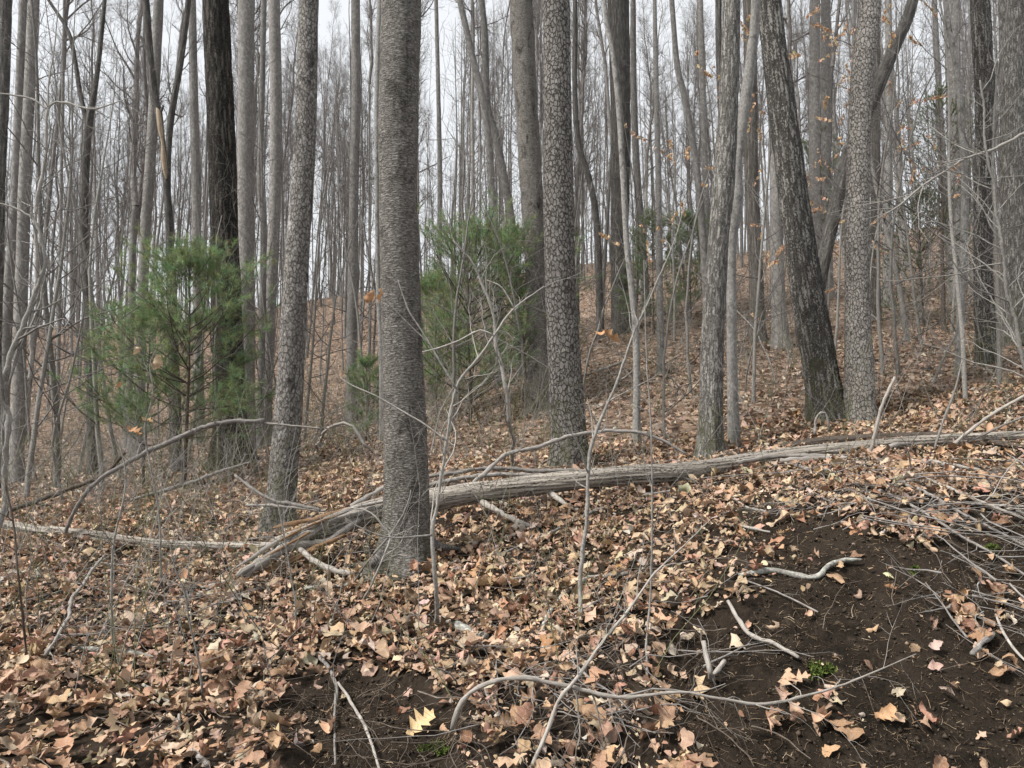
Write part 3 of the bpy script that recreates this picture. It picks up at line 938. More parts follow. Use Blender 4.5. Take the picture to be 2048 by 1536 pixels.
hero('grey poplar behind the broken snag', [(318, -10, 19), (308, 200, 20), (298, 365, 20), (290, 480, 20), (281, 700, 21), (276, 850, 23)], 18.0, 'smooth', 'poplar', K=32, dz=0.08, seed=55)
hero('slim grey trunk between the broken snag and the black oak', [(384, -10, 15), (388, 200, 17), (392, 365, 18), (394, 500, 18)], 20.0, 'smooth', 'forest', K=24, dz=0.1, seed=57)
hero('dark slanting stem rising from behind the broken snag', [(378, -10, 11), (362, 120, 12), (343, 230, 13), (336, 330, 12), (338, 480, 12), (345, 800, 14)], 13.6, 'smooth', 'forest_dark', K=20, dz=0.08, seed=58)
hero('grey trunk leaning inward near the edge, nearest of the leaning pair', [(68, -10, 21), (58, 200, 21), (49, 365, 22), (45, 480, 21), (42, 600, 24), (35, 845, 25), (32, 980, 27)], 13.0, 'smooth', 'poplar', K=40, dz=0.06, flare=0.2, seed=60)
hero('darker grey trunk leaning inward, outermost of the leaning pair', [(47, -10, 15), (40, 150, 16), (31, 365, 17), (24, 480, 17), (16, 600, 18), (5, 900, 20)], 14.0, 'smooth', 'forest', K=28, dz=0.08, seed=61)
hero('rough trunk cut by the picture edge beside the leaning pair', [(12, -10, 24), (5, 200, 24), (-4, 400, 25), (-12, 700, 27)], 11.0, 'ridge', 'forest_dark', K=48, dz=0.06, seed=62)
hero('straight grey trunk forking near the top, between the mottled tree and the beech', [(711, -10, 18), (712, 200, 19), (708, 365, 19), (705, 600, 21), (703, 815, 24)], 17.5, 'smooth', 'poplar', K=36, dz=0.06, flare=0.2, seed=64, landmark='the forking grey trunk')
hero('thin pale stem half hidden behind the banded beech', [(760, -10, 12), (754, 200, 11), (755, 480, 10), (758, 600, 11), (763, 700, 12), (766, 860, 13)], 11.5, 'smooth', 'pale', K=20, dz=0.06, seed=66)
hero('crooked grey trunk, first of a crossing pair, between beech and blocky trunk', [(918, -10, 12), (932, 55, 13), (949, 131, 14), (967, 204, 14), (978, 292, 15), (982, 365, 15), (990, 456, 16), (998, 700, 18)], 16.0, 'smooth', 'forest', K=28, dz=0.07, seed=68)
hero('crooked grey trunk, second of a crossing pair, between beech and blocky trunk', [(963, -10, 12), (970, 73, 13), (974, 204, 14), (992, 273, 15), (1010, 365, 16), (1027, 480, 17), (1040, 700, 18)], 16.6, 'smooth', 'forest', K=28, dz=0.07, seed=69)
hero('straight slender grey trunk nearest behind the beech', [(872, -10, 8), (877, 200, 9), (880, 365, 10), (878, 560, 11)], 22.0, 'smooth', 'forest', K=18, dz=0.1, seed=71)
hero('dark curved trunk bending away behind the blocky straight trunk', [(1150, -10, 9), (1150, 200, 11), (1160, 300, 12), (1180, 365, 13), (1194, 456, 14), (1200, 640, 15)], 18.0, 'smooth', 'forest_dark', K=20, dz=0.08, seed=73)
hero('grey trunk close behind the thick dark grey trunk', [(1266, -10, 11), (1268, 200, 13), (1275, 365, 15), (1285, 480, 16), (1292, 620, 17)], 20.0, 'smooth', 'forest', K=20, dz=0.1, seed=75)
hero('slanting grey trunk just beside the lichened trunk, leaning away from it', [(1343, -10, 10), (1354, 128, 12), (1370, 200, 13), (1392, 328, 14), (1406, 474, 15), (1416, 640, 16)], 14.0, 'smooth', 'forest', K=22, dz=0.08, seed=77)
hero('upright grey trunk behind the slanting one, by the lichened trunk', [(1400, -10, 12), (1406, 200, 12), (1411, 365, 13), (1416, 560, 14)], 18.5, 'smooth', 'poplar', K=22, dz=0.1, seed=79)
hero('tall broad grey poplar between the scaly trunk and the whitish thin trunk', [(1904, -10, 30), (1906, 200, 26), (1909, 365, 24), (1912, 600, 26)], 19.0, 'smooth', 'poplar', K=32, dz=0.08, seed=81)
hero('small pale smooth trunk up the slope just behind the scaly blocky trunk', [(1778, 150, 14), (1776, 365, 15), (1775, 480, 17), (1775, 597, 20)], 18.5, 'smooth', 'pale', K=24, dz=0.08, flare=0.3, seed=83)
hero('brown trunk showing beside the scaly blocky trunk', [(1752, 150, 17), (1751, 365, 18), (1750, 480, 19), (1750, 590, 21)], 16.5, 'smooth', 'shaggy', K=24, dz=0.08, flare=0.2, seed=85)
hero('dark stem just behind the lichened trunk near the top', [(1437, -10, 13), (1437, 60, 13), (1441, 200, 13), (1455, 500, 15)], 15.0, 'smooth', 'forest_dark', K=20, dz=0.1, seed=87)

# the dark forked tree
fk = hero('dark forked trunk with two crooked limbs, second dark stem from the picture edge',
          [(199, 110, 9), (188, 190, 11), (178, 245, 15), (171, 330, 16), (168, 480, 16), (178, 620, 17), (186, 940, 20)], 14.0, 'smooth', 'forest_dark', K=24, dz=0.06, seed=90, top=9.5, landmark='the forked dark trunk')


def limb(root, pts, d, mat, name='limb', k=8, n=40):
    """an extra limb of a tree, traced at distance d"""
    rows = np.array([list(P(x, y, d if not isinstance(d, (list, tuple)) else d[i])) + [0.5 * w * d / F] for i, (x, y, w) in enumerate(pts)])
    rows = smooth_path(rows, n)
    o = np.array(root.location)
    v, f, b = tubes((rows[:, :3] - o)[None], rows[:, 3][None], k)
    return link(name, raw_mesh(name, v, f, M[mat], {'bark': ('FLOAT_VECTOR', b)}), root)


limb(fk, [(176, 255, 11), (160, 185, 10), (150, 120, 9), (136, 62, 8), (97, 0, 6), (60, -60, 5)], 14.0, 'forest_dark')

# the broken snag: lower stem, bare wood strip, dark upper stem, torn stub
sn_rows = [(332, 350, 13), (337, 420, 15), (340, 500, 16), (346, 640, 17), (352, 800, 18), (355, 930, 20)]
sn = hero('broken dead snag with pale barkless stretch and splintered stub', [(286, -60, 15), (293, 20, 15), (299, 100, 15), (308, 190, 17), (317, 226, 15), (323, 270, 12), (329, 330, 13)] + sn_rows[1:],
          13.0, 'plate', 'forest_dark', name='dead_snag', K=36, dz=0.05, seed=92, top=8.0, crown=False)
limb(sn, [(313, 216, 3), (317, 226, 9), (321, 258, 10.5), (325, 285, 5.5), (327, 312, 10), (330, 340, 9.5), (333, 358, 2.5)], 12.93, 'barewood', 'bare_wood', 14)
limb(sn, [(302, 118, 11), (295, 98, 10), (285, 80, 7), (277, 68, 1.5)], 12.98, 'forest_dark', 'broken_stub')
limb(sn, [(320, 226, 7), (325, 216, 5), (328, 210, 1)], 12.95, 'forest_dark', 'broken_stub')


# ------------------------------------------------------------------ the woods behind: 240 trees one can tell apart, then the mass
NEAR_SPOTS = [np.array(t[0].location[:2]) for t in TREES]


def copy_tree(name, i_stem, i_crown, loc, rotz, sc, thick, label, group, lean=(0, 0)):
    root = tree_root(name, loc, label, 'tree', group)
    root.rotation_euler = (lean[0], lean[1], rotz)
    root.scale = (sc * thick, sc * thick, sc)
    me, tip = STEMS[i_stem]
    link('trunk', me, root)
    c = link('crown', CROWNS[i_crown], root, tip)
    c.scale = (1 / thick ** 0.5, 1 / thick ** 0.5, 1)
    return root


def scatter_woods():
    g = np.random.default_rng(21)
    spots = list(NEAR_SPOTS)
    out = []
    tries = 0
    while len(out) < 245 and tries < 20000:
        tries += 1
        d = 14.5 + 64.0 * g.random() ** 0.62
        half = 0.70 * d + 2
        x = (g.random() * 2 - 1) * half
        px = 1024 + F * x / d
        if d < 19 and g.random() < 0.6:
            continue
        p = np.array([x, d])
        if min(np.hypot(*(p - q)) for q in spots) < 0.9 + 0.006 * d:
            continue
        spots.append(p)
        out.append((x, d))
    out.sort(key=lambda q: q[1])
    z = ground_z(np.array([q[0] for q in out]), np.array([q[1] for q in out]))
    for (x, d), zz in zip(out, z):
        sc = 0.75 + 0.5 * g.random()
        thick = 0.30 + 0.52 * g.random() ** 1.8
        r = copy_tree('forest_tree', int(g.integers(7)), int(g.integers(5)), (x, d, zz - 0.05), g.random() * 6.28, sc, thick,
                      '', 'bare trees of the woods behind', (g.normal() * 0.045, g.normal() * 0.06))
        TREES.append((r, 1024 + F * x / d, d, None))


scatter_woods()

ORD = ['first', 'second', 'third', 'fourth', 'fifth', 'sixth', 'seventh', 'eighth', 'ninth', 'tenth', 'eleventh', 'twelfth', 'thirteenth', 'fourteenth', 'fifteenth', 'sixteenth', 'seventeenth',
       'eighteenth', 'nineteenth', 'twentieth', 'twenty-first', 'twenty-second', 'twenty-third', 'twenty-fourth', 'twenty-fifth', 'twenty-sixth', 'twenty-seventh', 'twenty-eighth', 'twenty-ninth', 'thirtieth']
ORD += ['thirty-' + q for q in ORD[:9]] + ['fortieth'] + ['forty-' + q for q in ORD[:9]] + ['fiftieth'] + ['fifty-' + q for q in ORD[:9]]


def label_woods():
    marks = sorted([(t[1], t[3]) for t in TREES if t[3]])
    bounds = [(-9e9, 'the picture edge')] + marks + [(9e9, 'the picture edge')]
    count = {}
    for r, px, d, lm in sorted([t for t in TREES if t[0].name.startswith('forest_tree')], key=lambda t: t[1]):
        i = max(j for j in range(len(bounds) - 1) if bounds[j][0] <= px)
        layer = 'mid-distance' if d < 27 else ('distant' if d < 44 else ('faraway' if d < 62 else 'ridge-top'))
        n = count.get((i, layer), 0); count[(i, layer)] = n + 1
        a, b = bounds[i][1], bounds[i + 1][1]
        if i == 0:
            r['label'] = f'{layer} bare tree, {ORD[n]} from the picture edge toward {b}'
        elif i == len(bounds) - 2:
            r['label'] = f'{layer} bare tree, {ORD[n]} beyond {a} toward the edge'
        else:
            r['label'] = f'{layer} bare tree, {ORD[n]} from {a} toward {b}'
        r['group'] = f'{layer} bare trees of the woods'


label_woods()


def distant_mass():
    """the wood on and over the ridge, where single trees no longer part"""
    g = np.random.default_rng(5)
    N = 390
    d = 40 + 58 * g.random(N) ** 0.8; x = (g.random(N) * 2 - 1) * (0.72 * d)
    z = ground_z(x, d)
    H = 15 + 9 * g.random(N)
    m = 9
    pts = np.zeros((N, m, 3)); pts[:, :, 0] = x[:, None]; pts[:, :, 1] = d[:, None]
    pts[:, :, 2] = z[:, None] - 0.3 + np.linspace(0, 1, m)[None] * H[:, None]
    pts[:, 1:, :2] += np.cumsum(g.normal(size=(N, m - 1, 2)) * 0.10, axis=1)
    rad = (0.04 + 0.07 * g.random(N))[:, None] * np.linspace(1, 0.15, m)[None]
    b = Buf()
    v, f, k = tubes(pts, rad, 5); b.add(v, f, bark=k)
    p1, r1 = grow(pts, rad, 13, 0.25, 0.97, (30, 65), (1.0, 3.0), 4, 0.45, 0.014, 0.3, 0.3, 0.3, 0.4, g)
    v, f, k = tubes(p1, r1, 3); b.add(v, f, bark=k)
    p2, r2 = grow(p1, r1, 5, 0.15, 0.97, (25, 60), (0.5, 1.3), 2, 0.6, 0.008, 0.3, 0.2, 0.5, 0.3, g)
    v, f, k = tubes(p2, r2, 3); b.add(v, f, bark=k)
    o = link('distant_woods', b.mesh('distant_woods', M['forest'], {'bark': 'FLOAT_VECTOR'}))
    tag(o, 'grey mass of bare trees on the far ridge', 'woods', None, 'stuff')


distant_mass()


# ------------------------------------------------------------------ leaves
# outline of each leaf kind: (position along the midrib, half width, forward sweep of the edge) at each station
OAK = [(0, .02, 0), (.10, .13, .03), (.20, .07, .0), (.32, .30, .06), (.44, .09, .0), (.56, .37, .07), (.68, .11, .0), (.80, .26, .08), (.88, .09, .02), (1.0, .015, 0)]
OAK2 = [(0, .02, 0), (.12, .10, .02), (.24, .20, .05), (.34, .12, .0), (.46, .31, .05), (.57, .17, .0), (.69, .33, .05), (.79, .18, .0), (.90, .17, .04), (1.0, .03, 0)]
CHESTNUT = [(0, .02, 0), (.10, .11, .01), (.22, .20, .02), (.34, .24, .02), (.46, .29, .02), (.58, .29, .02), (.70, .29, .02), (.82, .21, .02), (.92, .12, .01), (1.0, .01, 0)]
MAPLE = [(0, .05, -.05), (.06, .26, -.07), (.16, .20, .0), (.30, .56, .09), (.42, .24, .0), (.52, .26, .01), (.64, .34, .10), (.74, .15, .0), (.88, .08, .0), (1.0, .01, 0)]
BEECH = [(0, .02, 0), (.11, .14, 0), (.22, .23, 0), (.34, .27, 0), (.46, .28, 0), (.58, .26, 0), (.70, .21, 0), (.82, .14, 0), (.92, .07, 0), (1.0, .005, 0)]
KINDS = np.array([OAK, OAK2, CHESTNUT, MAPLE, BEECH])
PAL = np.array([(.46, .325, .225), (.53, .395, .285), (.40, .265, .175), (.34, .205, .130), (.57, .46, .36), (.26, .150, .095), (.17, .100, .066), (.47, .335, .265), (.50, .44, .39), (.44, .26, .15)])
PALW = np.array([.20, .18, .15, .10, .12, .06, .05, .08, .04, .02]); PALW = PALW / PALW.sum()


def leaf_verts(kind, L, st, across, cup, bend, twist, roll, g):
    """(B,) parameters -> verts (B, stations, across, 3) in leaf space: y along midrib, z up; plus luv"""
    B = len(kind)
    prof = KINDS[kind][:, st]                                  # B,n,3
    n = len(st); a = np.asarray(across)
    t = prof[:, :, 0]; w = prof[:, :, 1]; sw = prof[:, :, 2]
    asym = 1 + 0.25 * g.normal(size=(B, n, 1)) * np.sign(a)[None, None, :]
    xx = w[:, :, None] * a[None, None, :] * asym               # across, in leaf lengths
    yy = t[:, :, None] + sw[:, :, None] * np.abs(a)[None, None, :] ** 1.5
    rk = roll[:, None, None] * 2.4 + 0.6 * roll[:, None, None] * np.sin(6 * t + 9 * cup[:, None])[:, :, None]
    ang = xx * rk
    rs = np.where(np.abs(rk) < 1e-3, 1e-3, rk)
    x2 = np.sin(ang) / rs; z = (1 - np.cos(ang)) / rs
    z = z + cup[:, None, None] * np.abs(xx) * 0.9
    z = z + 0.05 * np.sin(11 * yy + 7 * g.random((B, 1, 1))) * (np.abs(a)[None, None, :] > 0.3) + 0.026 * g.normal(size=(B, n, len(a)))
    bk = bend[:, None, None] * 1.8
    bk = np.where(np.abs(bk) < 1e-3, 1e-3, bk)
    th = (yy - 0.4) * bk
    yb = np.sin(th) / bk + z * -np.sin(th); zb = (1 - np.cos(th)) / bk + z * np.cos(th)
    tw = twist[:, None, None] * (yy - 0.4)
    xo = x2 * np.cos(tw) - zb * np.sin(tw); zo = x2 * np.sin(tw) + zb * np.cos(tw)
    v = np.stack([xo, yb, zo], -1) * L[:, None, None, None]
    luv = np.stack([np.broadcast_to(a[None, None, :], yy.shape), yy * 5, np.broadcast_to(g.random((B, 1, 1)) * 40, yy.shape)], -1)
    return v, luv


def leaf_faces(B, n, m):
    idx = np.arange(B * n * m).reshape(B, n, m)
    return np.stack([idx[:, :-1, :-1], idx[:, :-1, 1:], idx[:, 1:, 1:], idx[:, 1:, :-1]], -1).reshape(-1, 4)


def place(v, pos, nrm, head):
    """leaf space -> world: z to nrm, y to heading head"""
    h = np.stack([np.cos(head), np.sin(head), 0 * head], -1)
    ey = unit(h - nrm * (h * nrm).sum(-1, keepdims=True)); ex = np.cross(ey, nrm)
    return pos[:, None, None] + v[..., 0:1] * ex[:, None, None] + v[..., 1:2] * ey[:, None, None] + v[..., 2:3] * nrm[:, None, None]


def leaf_params(N, g, curl=1.0):
    kind = g.choice(5, N, p=[.10, .20, .45, .02, .23])
    L = np.where(kind == 4, 0.05 + 0.035 * g.random(N), 0.045 + 0.085 * g.random(N) ** 1.2)
    L = np.where(kind == 3, L * 0.85, L)
    sgn = np.where(g.random(N) < 0.6, 1, -1)
    cup = g.normal(size=N) * 0.55 * curl
    bend = g.normal(size=N) * 1.0 * curl
    twist = g.normal(size=N) * 0.7 * curl
    roll = sgn * np.abs(g.normal(size=N)) * 2.9 * curl
    ci = g.choice(len(PAL), N, p=PALW)
    col = PAL[ci] * (0.78 + 0.55 * g.random((N, 1))) * (1 + 0.05 * g.normal(size=(N, 3)))
    return kind, L, cup, bend, twist, roll, np.clip(col * np.array([0.85, 0.82, 0.77]), 0.015, 0.62)


def tnormal(x, y):
    e = 0.05
    gx = (ground_z(x + e, y) - ground_z(x - e, y)) / (2 * e); gy = (ground_z(x, y + e) - ground_z(x, y - e)) / (2 * e)
    return unit(np.stack([-gx, -gy, np.ones_like(gx)], -1))


def scatter_leaves():
    g = np.random.default_rng(77)
    bands = [  # y range, per square metre, stations, across, size factor, tilt
        (2.0, 5.4, 540, [0, 1, 3, 4, 5, 6, 7, 9], [-1, -.4, .4, 1], 1.0, 0.34),
        (5.4, 9.0, 440, [0, 3, 4, 5, 7, 9], [-1, 0, 1], 1.0, 0.38),
        (9.0, 15.0, 190, [0, 3, 6, 9], [-1, 0, 1], 1.12, 0.42),
        (15.0, 26.0, 48, [0, 5, 9], [-1, 0, 1], 1.35, 0.45),
        (26.0, 48.0, 13, [0, 5, 9], [-1, 0, 1], 1.9, 0.5)]
    buf = Buf()
    picked = None
    for bi, (y0, y1, dens, st, ac, sf, tilt) in enumerate(bands):
        half = lambda y: 0.71 * y + 1.1
        area = (half(y0) + half(y1)) * (y1 - y0)
        N = int(area * dens)
        y = np.sqrt(y0 ** 2 + (y1 ** 2 - y0 ** 2) * g.random(N)); x = (g.random(N) * 2 - 1) * half(y)
        z = ground_z(x, y)
        bd = bare_depth(x, y, z); bare = bd > 0; cl = clump_mask(x, y, z)
        dn = fbm(np.stack([x * 1.3, y * 1.3, 0 * x], -1), 3, 44)
        keep = np.where(bare, np.where(cl, 0.75, 0.028 + 0.05 * (dn > 0.62) + 0.45 * np.exp(-np.maximum(bd, 0) / 22.0)), np.clip(0.65 + 1.6 * (dn - 0.38), 0.5, 1)) > g.random(N)
        if bi == 0:                       # the mixed, sparse foot of the bank
            px, py = project(np.stack([x, y, z], -1))
            foot = in_poly(px, py, [(880, 1400), (1300, 1330), (1420, 1800), (900, 1800)])
            keep &= ~(foot & (g.random(N) < 0.35))
        x, y, z, bare = x[keep], y[keep], z[keep], bare[keep]
        N = len(x)
        kind, L, cup, bend, twist, roll, col = leaf_params(N, g)
        L = L * sf
        nr = unit(tnormal(x, y) + g.normal(size=(N, 3)) * tilt * np.where(bare, 0.6, 1.0)[:, None])
        nr[:, 2] = np.abs(nr[:, 2]); nr = unit(nr)
        lift = 0.004 + 0.075 * g.random(N) ** 1.4 * np.where(bare, 0.3, 1.0)
        pos = np.stack([x, y, z + lift], -1)
        # lowest leaves darkened: shade of the gaps painted into their colour
        gap_shade = (lift < 0.022) & ~bare
        col = np.where(gap_shade[:, None], col * 0.68, col)
        if bi >= 2:                       # the litter is greyer and darker in the farther bands
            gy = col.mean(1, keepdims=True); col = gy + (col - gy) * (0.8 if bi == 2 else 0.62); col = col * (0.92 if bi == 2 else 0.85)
        head = g.random(N) * 6.283
        if bi == 0:
            vis = (px[keep] > -40) & (px[keep] < 2088) & (py[keep] < 1580)
            score = np.where(vis, L / y * (lift > 0.012) * (nr[:, 2] * 0.5 + 0.5), 0)
            order = np.argsort(-score)
            top = order[:300]
            picked = (pos[top], nr[top], head[top], L[top], kind[top], lift[top])
            rest = np.ones(N, bool); rest[top] = False
            kind, L, cup, bend, twist, roll, col, nr, pos, head = [q[rest] for q in (kind, L, cup, bend, twist, roll, col, nr, pos, head)]
            N = len(kind)
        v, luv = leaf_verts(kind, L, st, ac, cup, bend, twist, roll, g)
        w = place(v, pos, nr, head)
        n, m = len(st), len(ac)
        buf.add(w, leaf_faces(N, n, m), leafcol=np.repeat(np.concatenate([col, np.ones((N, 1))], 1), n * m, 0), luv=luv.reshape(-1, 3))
    # torn scraps between the whole leaves
    N = 19000
    y = np.sqrt(2.2 ** 2 + (7.0 ** 2 - 2.2 ** 2) * g.random(N)); x = (g.random(N) * 2 - 1) * (0.72 * y + 0.4)
    z = ground_z(x, y)
    kp = bare_soft(x, y, z) < 0.5 + 0.6 * g.random(N) ** 3
    x, y, z = x[kp], y[kp], z[kp]; N = len(x)
    kind, L, cup, bend, twist, roll, col = leaf_params(N, g)
    L = 0.014 + 0.035 * g.random(N) ** 1.6
    v, luv = leaf_verts(kind, L, [1, 4, 7], [-1, 1], cup, bend, twist, roll * 0.4, g)
    nr = unit(tnormal(x, y) + g.normal(size=(N, 3)) * 0.4); nr[:, 2] = np.abs(nr[:, 2])
    w = place(v, np.stack([x, y, z + 0.012 + 0.06 * g.random(N)], -1), nr, g.random(N) * 6.283)
    buf.add(w, leaf_faces(N, 3, 2), leafcol=np.repeat(np.concatenate([col * (0.7 + 0.5 * g.random((N, 1))), np.ones((N, 1))], 1), 6, 0), luv=luv.reshape(-1, 3))
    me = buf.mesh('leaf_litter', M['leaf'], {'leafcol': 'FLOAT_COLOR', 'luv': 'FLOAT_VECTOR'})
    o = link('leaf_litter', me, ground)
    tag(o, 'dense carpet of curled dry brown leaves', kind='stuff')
    # the leaves that show largest, one object each, from a few dozen shared shapes
    shapes = []
    V = 45
    kind, L, cup, bend, twist, roll, col = leaf_params(V, g)
    kind = np.array([2, 1, 2, 4, 0, 2, 1, 2, 1] * 5); L = np.ones(V)
    st = list(range(10)); ac = [-1, -.4, .4, 1]
    v, luv = leaf_verts(kind, L, st, ac, cup, bend * 0.8, twist * 0.8, roll * 0.7, g)
    for i in range(V):
        shapes.append((kind[i], raw_mesh('leaf', v[i].reshape(-1, 3), leaf_faces(1, 10, 4), M['leaf'],
                                         {'leafcol': ('FLOAT_COLOR', np.tile(col[i], (40, 1))), 'luv': ('FLOAT_VECTOR', luv[i].reshape(-1, 3))})))
    pos, nr, head, L, kd, lift = picked
    for i in range(len(pos)):
        me = shapes[int(g.integers(V))][1]
        h = np.array([math.cos(head[i]), math.sin(head[i]), 0]); n = nr[i]
        ey = h - n * (h @ n); ey /= np.linalg.norm(ey); ex = np.cross(ey, n)
        o = link('leaf', me, ground)
        o.matrix_local = Matrix(((ex[0] * L[i], ey[0] * L[i], n[0] * L[i], pos[i][0]), (ex[1] * L[i], ey[1] * L[i], n[1] * L[i], pos[i][1]),
                                 (ex[2] * L[i], ey[2] * L[i], n[2] * L[i], pos[i][2] + 0.012), (0, 0, 0, 1)))


scatter_leaves()


def soil_crumbs():
    """rootlets, chaff and crumbs lying on the bare soil"""
    g = np.random.default_rng(9)
    N = 46000
    y = 2.2 + 3.4 * g.random(N); x = (g.random(N) * 2 - 1) * (0.72 * y + 0.3)
    z = ground_z(x, y)
    k = bare_mask(x, y, z)
    x, y, z = x[k], y[k], z[k]
    z = z + soil_rough(x, y)
    N = len(x)
    m = 3
    d = unit(g.normal(size=(N, 3)) * np.array([1, 1, 0.5]))
    L = 0.008 + 0.05 * g.random(N) ** 2.5
    pts = np.zeros((N, m, 3)); pts[:, 0] = np.stack([x, y, z + 0.003], -1)
    for i in range(1, m):
        d = unit(d + 0.5 * g.normal(size=(N, 3)) * np.array([1, 1, 0.5]))
        pts[:, i] = pts[:, i - 1] + d * (L / (m - 1))[:, None]
    gzv = ground_z(pts[:, :, 0], pts[:, :, 1]) + soil_rough(pts[..., 0], pts[..., 1])
    pts[:, :, 2] = np.maximum(pts[:, :, 2], gzv + 0.0015)
    rad = (0.0006 + 0.0015 * g.random(N) ** 2.5)[:, None] * np.array([1, .9, .4])[None]
    v, f, b = tubes(pts, rad, 3)
    pal = np.array([(.42, .32, .21), (.30, .21, .13), (.16, .11, .07), (.08, .055, .038), (.50, .41, .30)])
    col = pal[g.choice(5, N, p=[.12, .2, .28, .34, .06])] * (0.7 + 0.6 * g.random((N, 1)))
    nm = m * 3
    me = raw_mesh('root_hairs', v, f, M['beech'], {'leafcol': ('FLOAT_COLOR', np.repeat(np.concatenate([col, np.ones((N, 1))], 1), nm, 0))})
    o = link('root_hairs', me, ground)
    tag(o, 'fine rootlets and chaff scattered over the bare soil', kind='stuff')
    # crumbs of earth and leaf scraps
    N = 26000
    y = 2.2 + 3.4 * g.random(N); x = (g.random(N) * 2 - 1) * (0.72 * y + 0.3)
    z = ground_z(x, y)
    k = bare_mask(x, y, z); x, y, z = x[k], y[k], z[k]; N = len(x)
    z = z + soil_rough(x, y)
    s = 0.002 + 0.011 * g.random(N) ** 3
    base = np.array([(1, 0, 0), (-1, 0, 0), (0, 1, 0), (0, -1, 0), (0, 0, .8), (0, 0, -.8)], float)
    v = base[None] * (0.6 + 0.7 * g.random((N, 6, 1))) * s[:, None, None]
    a = g.random(N) * 6.28
    v = np.stack([v[..., 0] * np.cos(a)[:, None] - v[..., 1] * np.sin(a)[:, None], v[..., 0] * np.sin(a)[:, None] + v[..., 1] * np.cos(a)[:, None], v[..., 2]], -1)
    v = v + np.stack([x, y, z + 0.3 * s], -1)[:, None]
    tri = np.array([(0, 2, 4), (2, 1, 4), (1, 3, 4), (3, 0, 4), (2, 0, 5), (1, 2, 5), (3, 1, 5), (0, 3, 5)])
    f = (tri[None] + (np.arange(N) * 6)[:, None, None]).reshape(-1, 3)
    col = np.array([(.022, .016, .011), (.05, .036, .025), (.10, .075, .055), (.26, .19, .13)])[g.choice(4, N, p=[.42, .38, .16, .04])] * (0.7 + 0.6 * g.random((N, 1)))
    me = raw_mesh('soil_crumbs', v, f, M['beech'], {'leafcol': ('FLOAT_COLOR', np.repeat(np.concatenate([col, np.ones((N, 1))], 1), 6, 0))}, smooth=False)
    tag(link('soil_crumbs', me, ground), 'crumbs of dark earth on the bare bank', kind='stuff')


def gz_like(pts):
    return ground_z(pts[..., 0], pts[..., 1])


soil_crumbs()


# ------------------------------------------------------------------ fallen wood
WOOD = 0.86


def path_rows(pts, d=None):
    """(px, py, width[, distance or None=on the ground]) -> rows x,y,z,r"""
    rows = []
    for q in pts:
        dd = q[3] if len(q) > 3 else d
        if dd is None:
            p = G(q[0], q[1])
        else:
            p = P(q[0], q[1], dd)
        if dd is not None and p[2] < gz(p[0], p[1]) + 0.5 * q[2] * p[1] / F:
            p = G(q[0], q[1]); dd = None
        r = 0.5 * q[2] * p[1] / F * WOOD
        if dd is None:
            p[2] += r * 0.6 + 0.018
        rows.append(list(p) + [r])
    return np.array(rows)


def wood_mesh(name, rows, mat, k=8, n=None, wob=0.0, seed=0, knots=0.12, origin=None):
    L = np.linalg.norm(np.diff(rows[:, :3], axis=0), axis=1).sum()
    n = n or int(np.clip(L / 0.035, 8, 90))
    r = smooth_path(rows, n)
    g = np.random.default_rng(seed)
    if n > 14:                                   # kinks where side shoots once grew
        kn = max(3, n // 6)
        kx = np.linspace(0, n - 1, kn); ko = g.normal(size=(kn, 3)) * 0.9; ko[0] = ko[-1] = 0
        for c in range(3):
            r[:, c] += np.interp(np.arange(n), kx, ko[:, c]) * r[:, 3]
    if wob:
        r[1:-1, :3] += (g.normal(size=(n - 2, 3)) * wob * r[1:-1, 3:4])
    r[:, 3] *= 1 + knots * g.normal(size=n)
    r[:, 3] = np.maximum(r[:, 3], 0.0008)
    pts = r[:, :3] - (origin if origin is not None else 0)
    # close both ends
    pts = np.vstack([pts[0], pts, pts[-1]]); rad = np.concatenate([[0.0002], r[:, 3], [0.0002]])
    pts[0] -= unit(pts[2] - pts[1]) * 0.002; pts[-1] += unit(pts[-2] - pts[-3]) * 0.002
    v, f, b = tubes(pts[None], rad[None], k)
    return raw_mesh(name, v, f, M[mat], {'bark': ('FLOAT_VECTOR', b)}), r


_seed = [300]


def stick(label, pts, mat='stick', d=None, name='fallen_branch', cat='branch', k=8, twigs=0, tw_len=(0.08, 0.3), tw_ang=(25, 60), group=None, wob=0.15, sub=True, tw_up=0.1, tw_from=0.25):
    """a fallen branch (or standing stem), traced along the photograph; twigs are a part of their own"""
    _seed[0] += 1
    rows = path_rows(pts, d)
    o = rows[0, :3].copy()
    me, r = wood_mesh('wood', rows, mat, k, seed=_seed[0], wob=wob, origin=o)
    if not twigs:
        ob = link(name, me, None, o)
        return tag(ob, label, cat, group)
    root = tag(link(name, None, None, o), label, cat, group)
    link('stem', me, root)
    g = np.random.default_rng(_seed[0])
    p1, r1 = grow((r[:, :3] - o)[None], r[:, 3][None], twigs, tw_from, 0.98, tw_ang, tw_len, 7, 0.5, 0.0012, 0.3, tw_up, 0.3, 0.3, g)
    b = Buf()
    v, f, kk = tubes(p1, r1, 5); b.add(v, f, bark=kk)
    if sub:
        p2, r2 = grow(p1, r1, 3, 0.3, 0.97, (25, 60), (tw_len[0] * 0.4, tw_len[1] * 0.5), 5, 0.6, 0.0009, 0.3, tw_up, 0.4, 0.3, g)
        v, f, kk = tubes(p2, r2, 4); b.add(v, f, bark=kk)
    link('twigs', b.mesh('twigs', M[mat], {'bark': 'FLOAT_VECTOR'}), root)['kind'] = 'stuff'
    return root


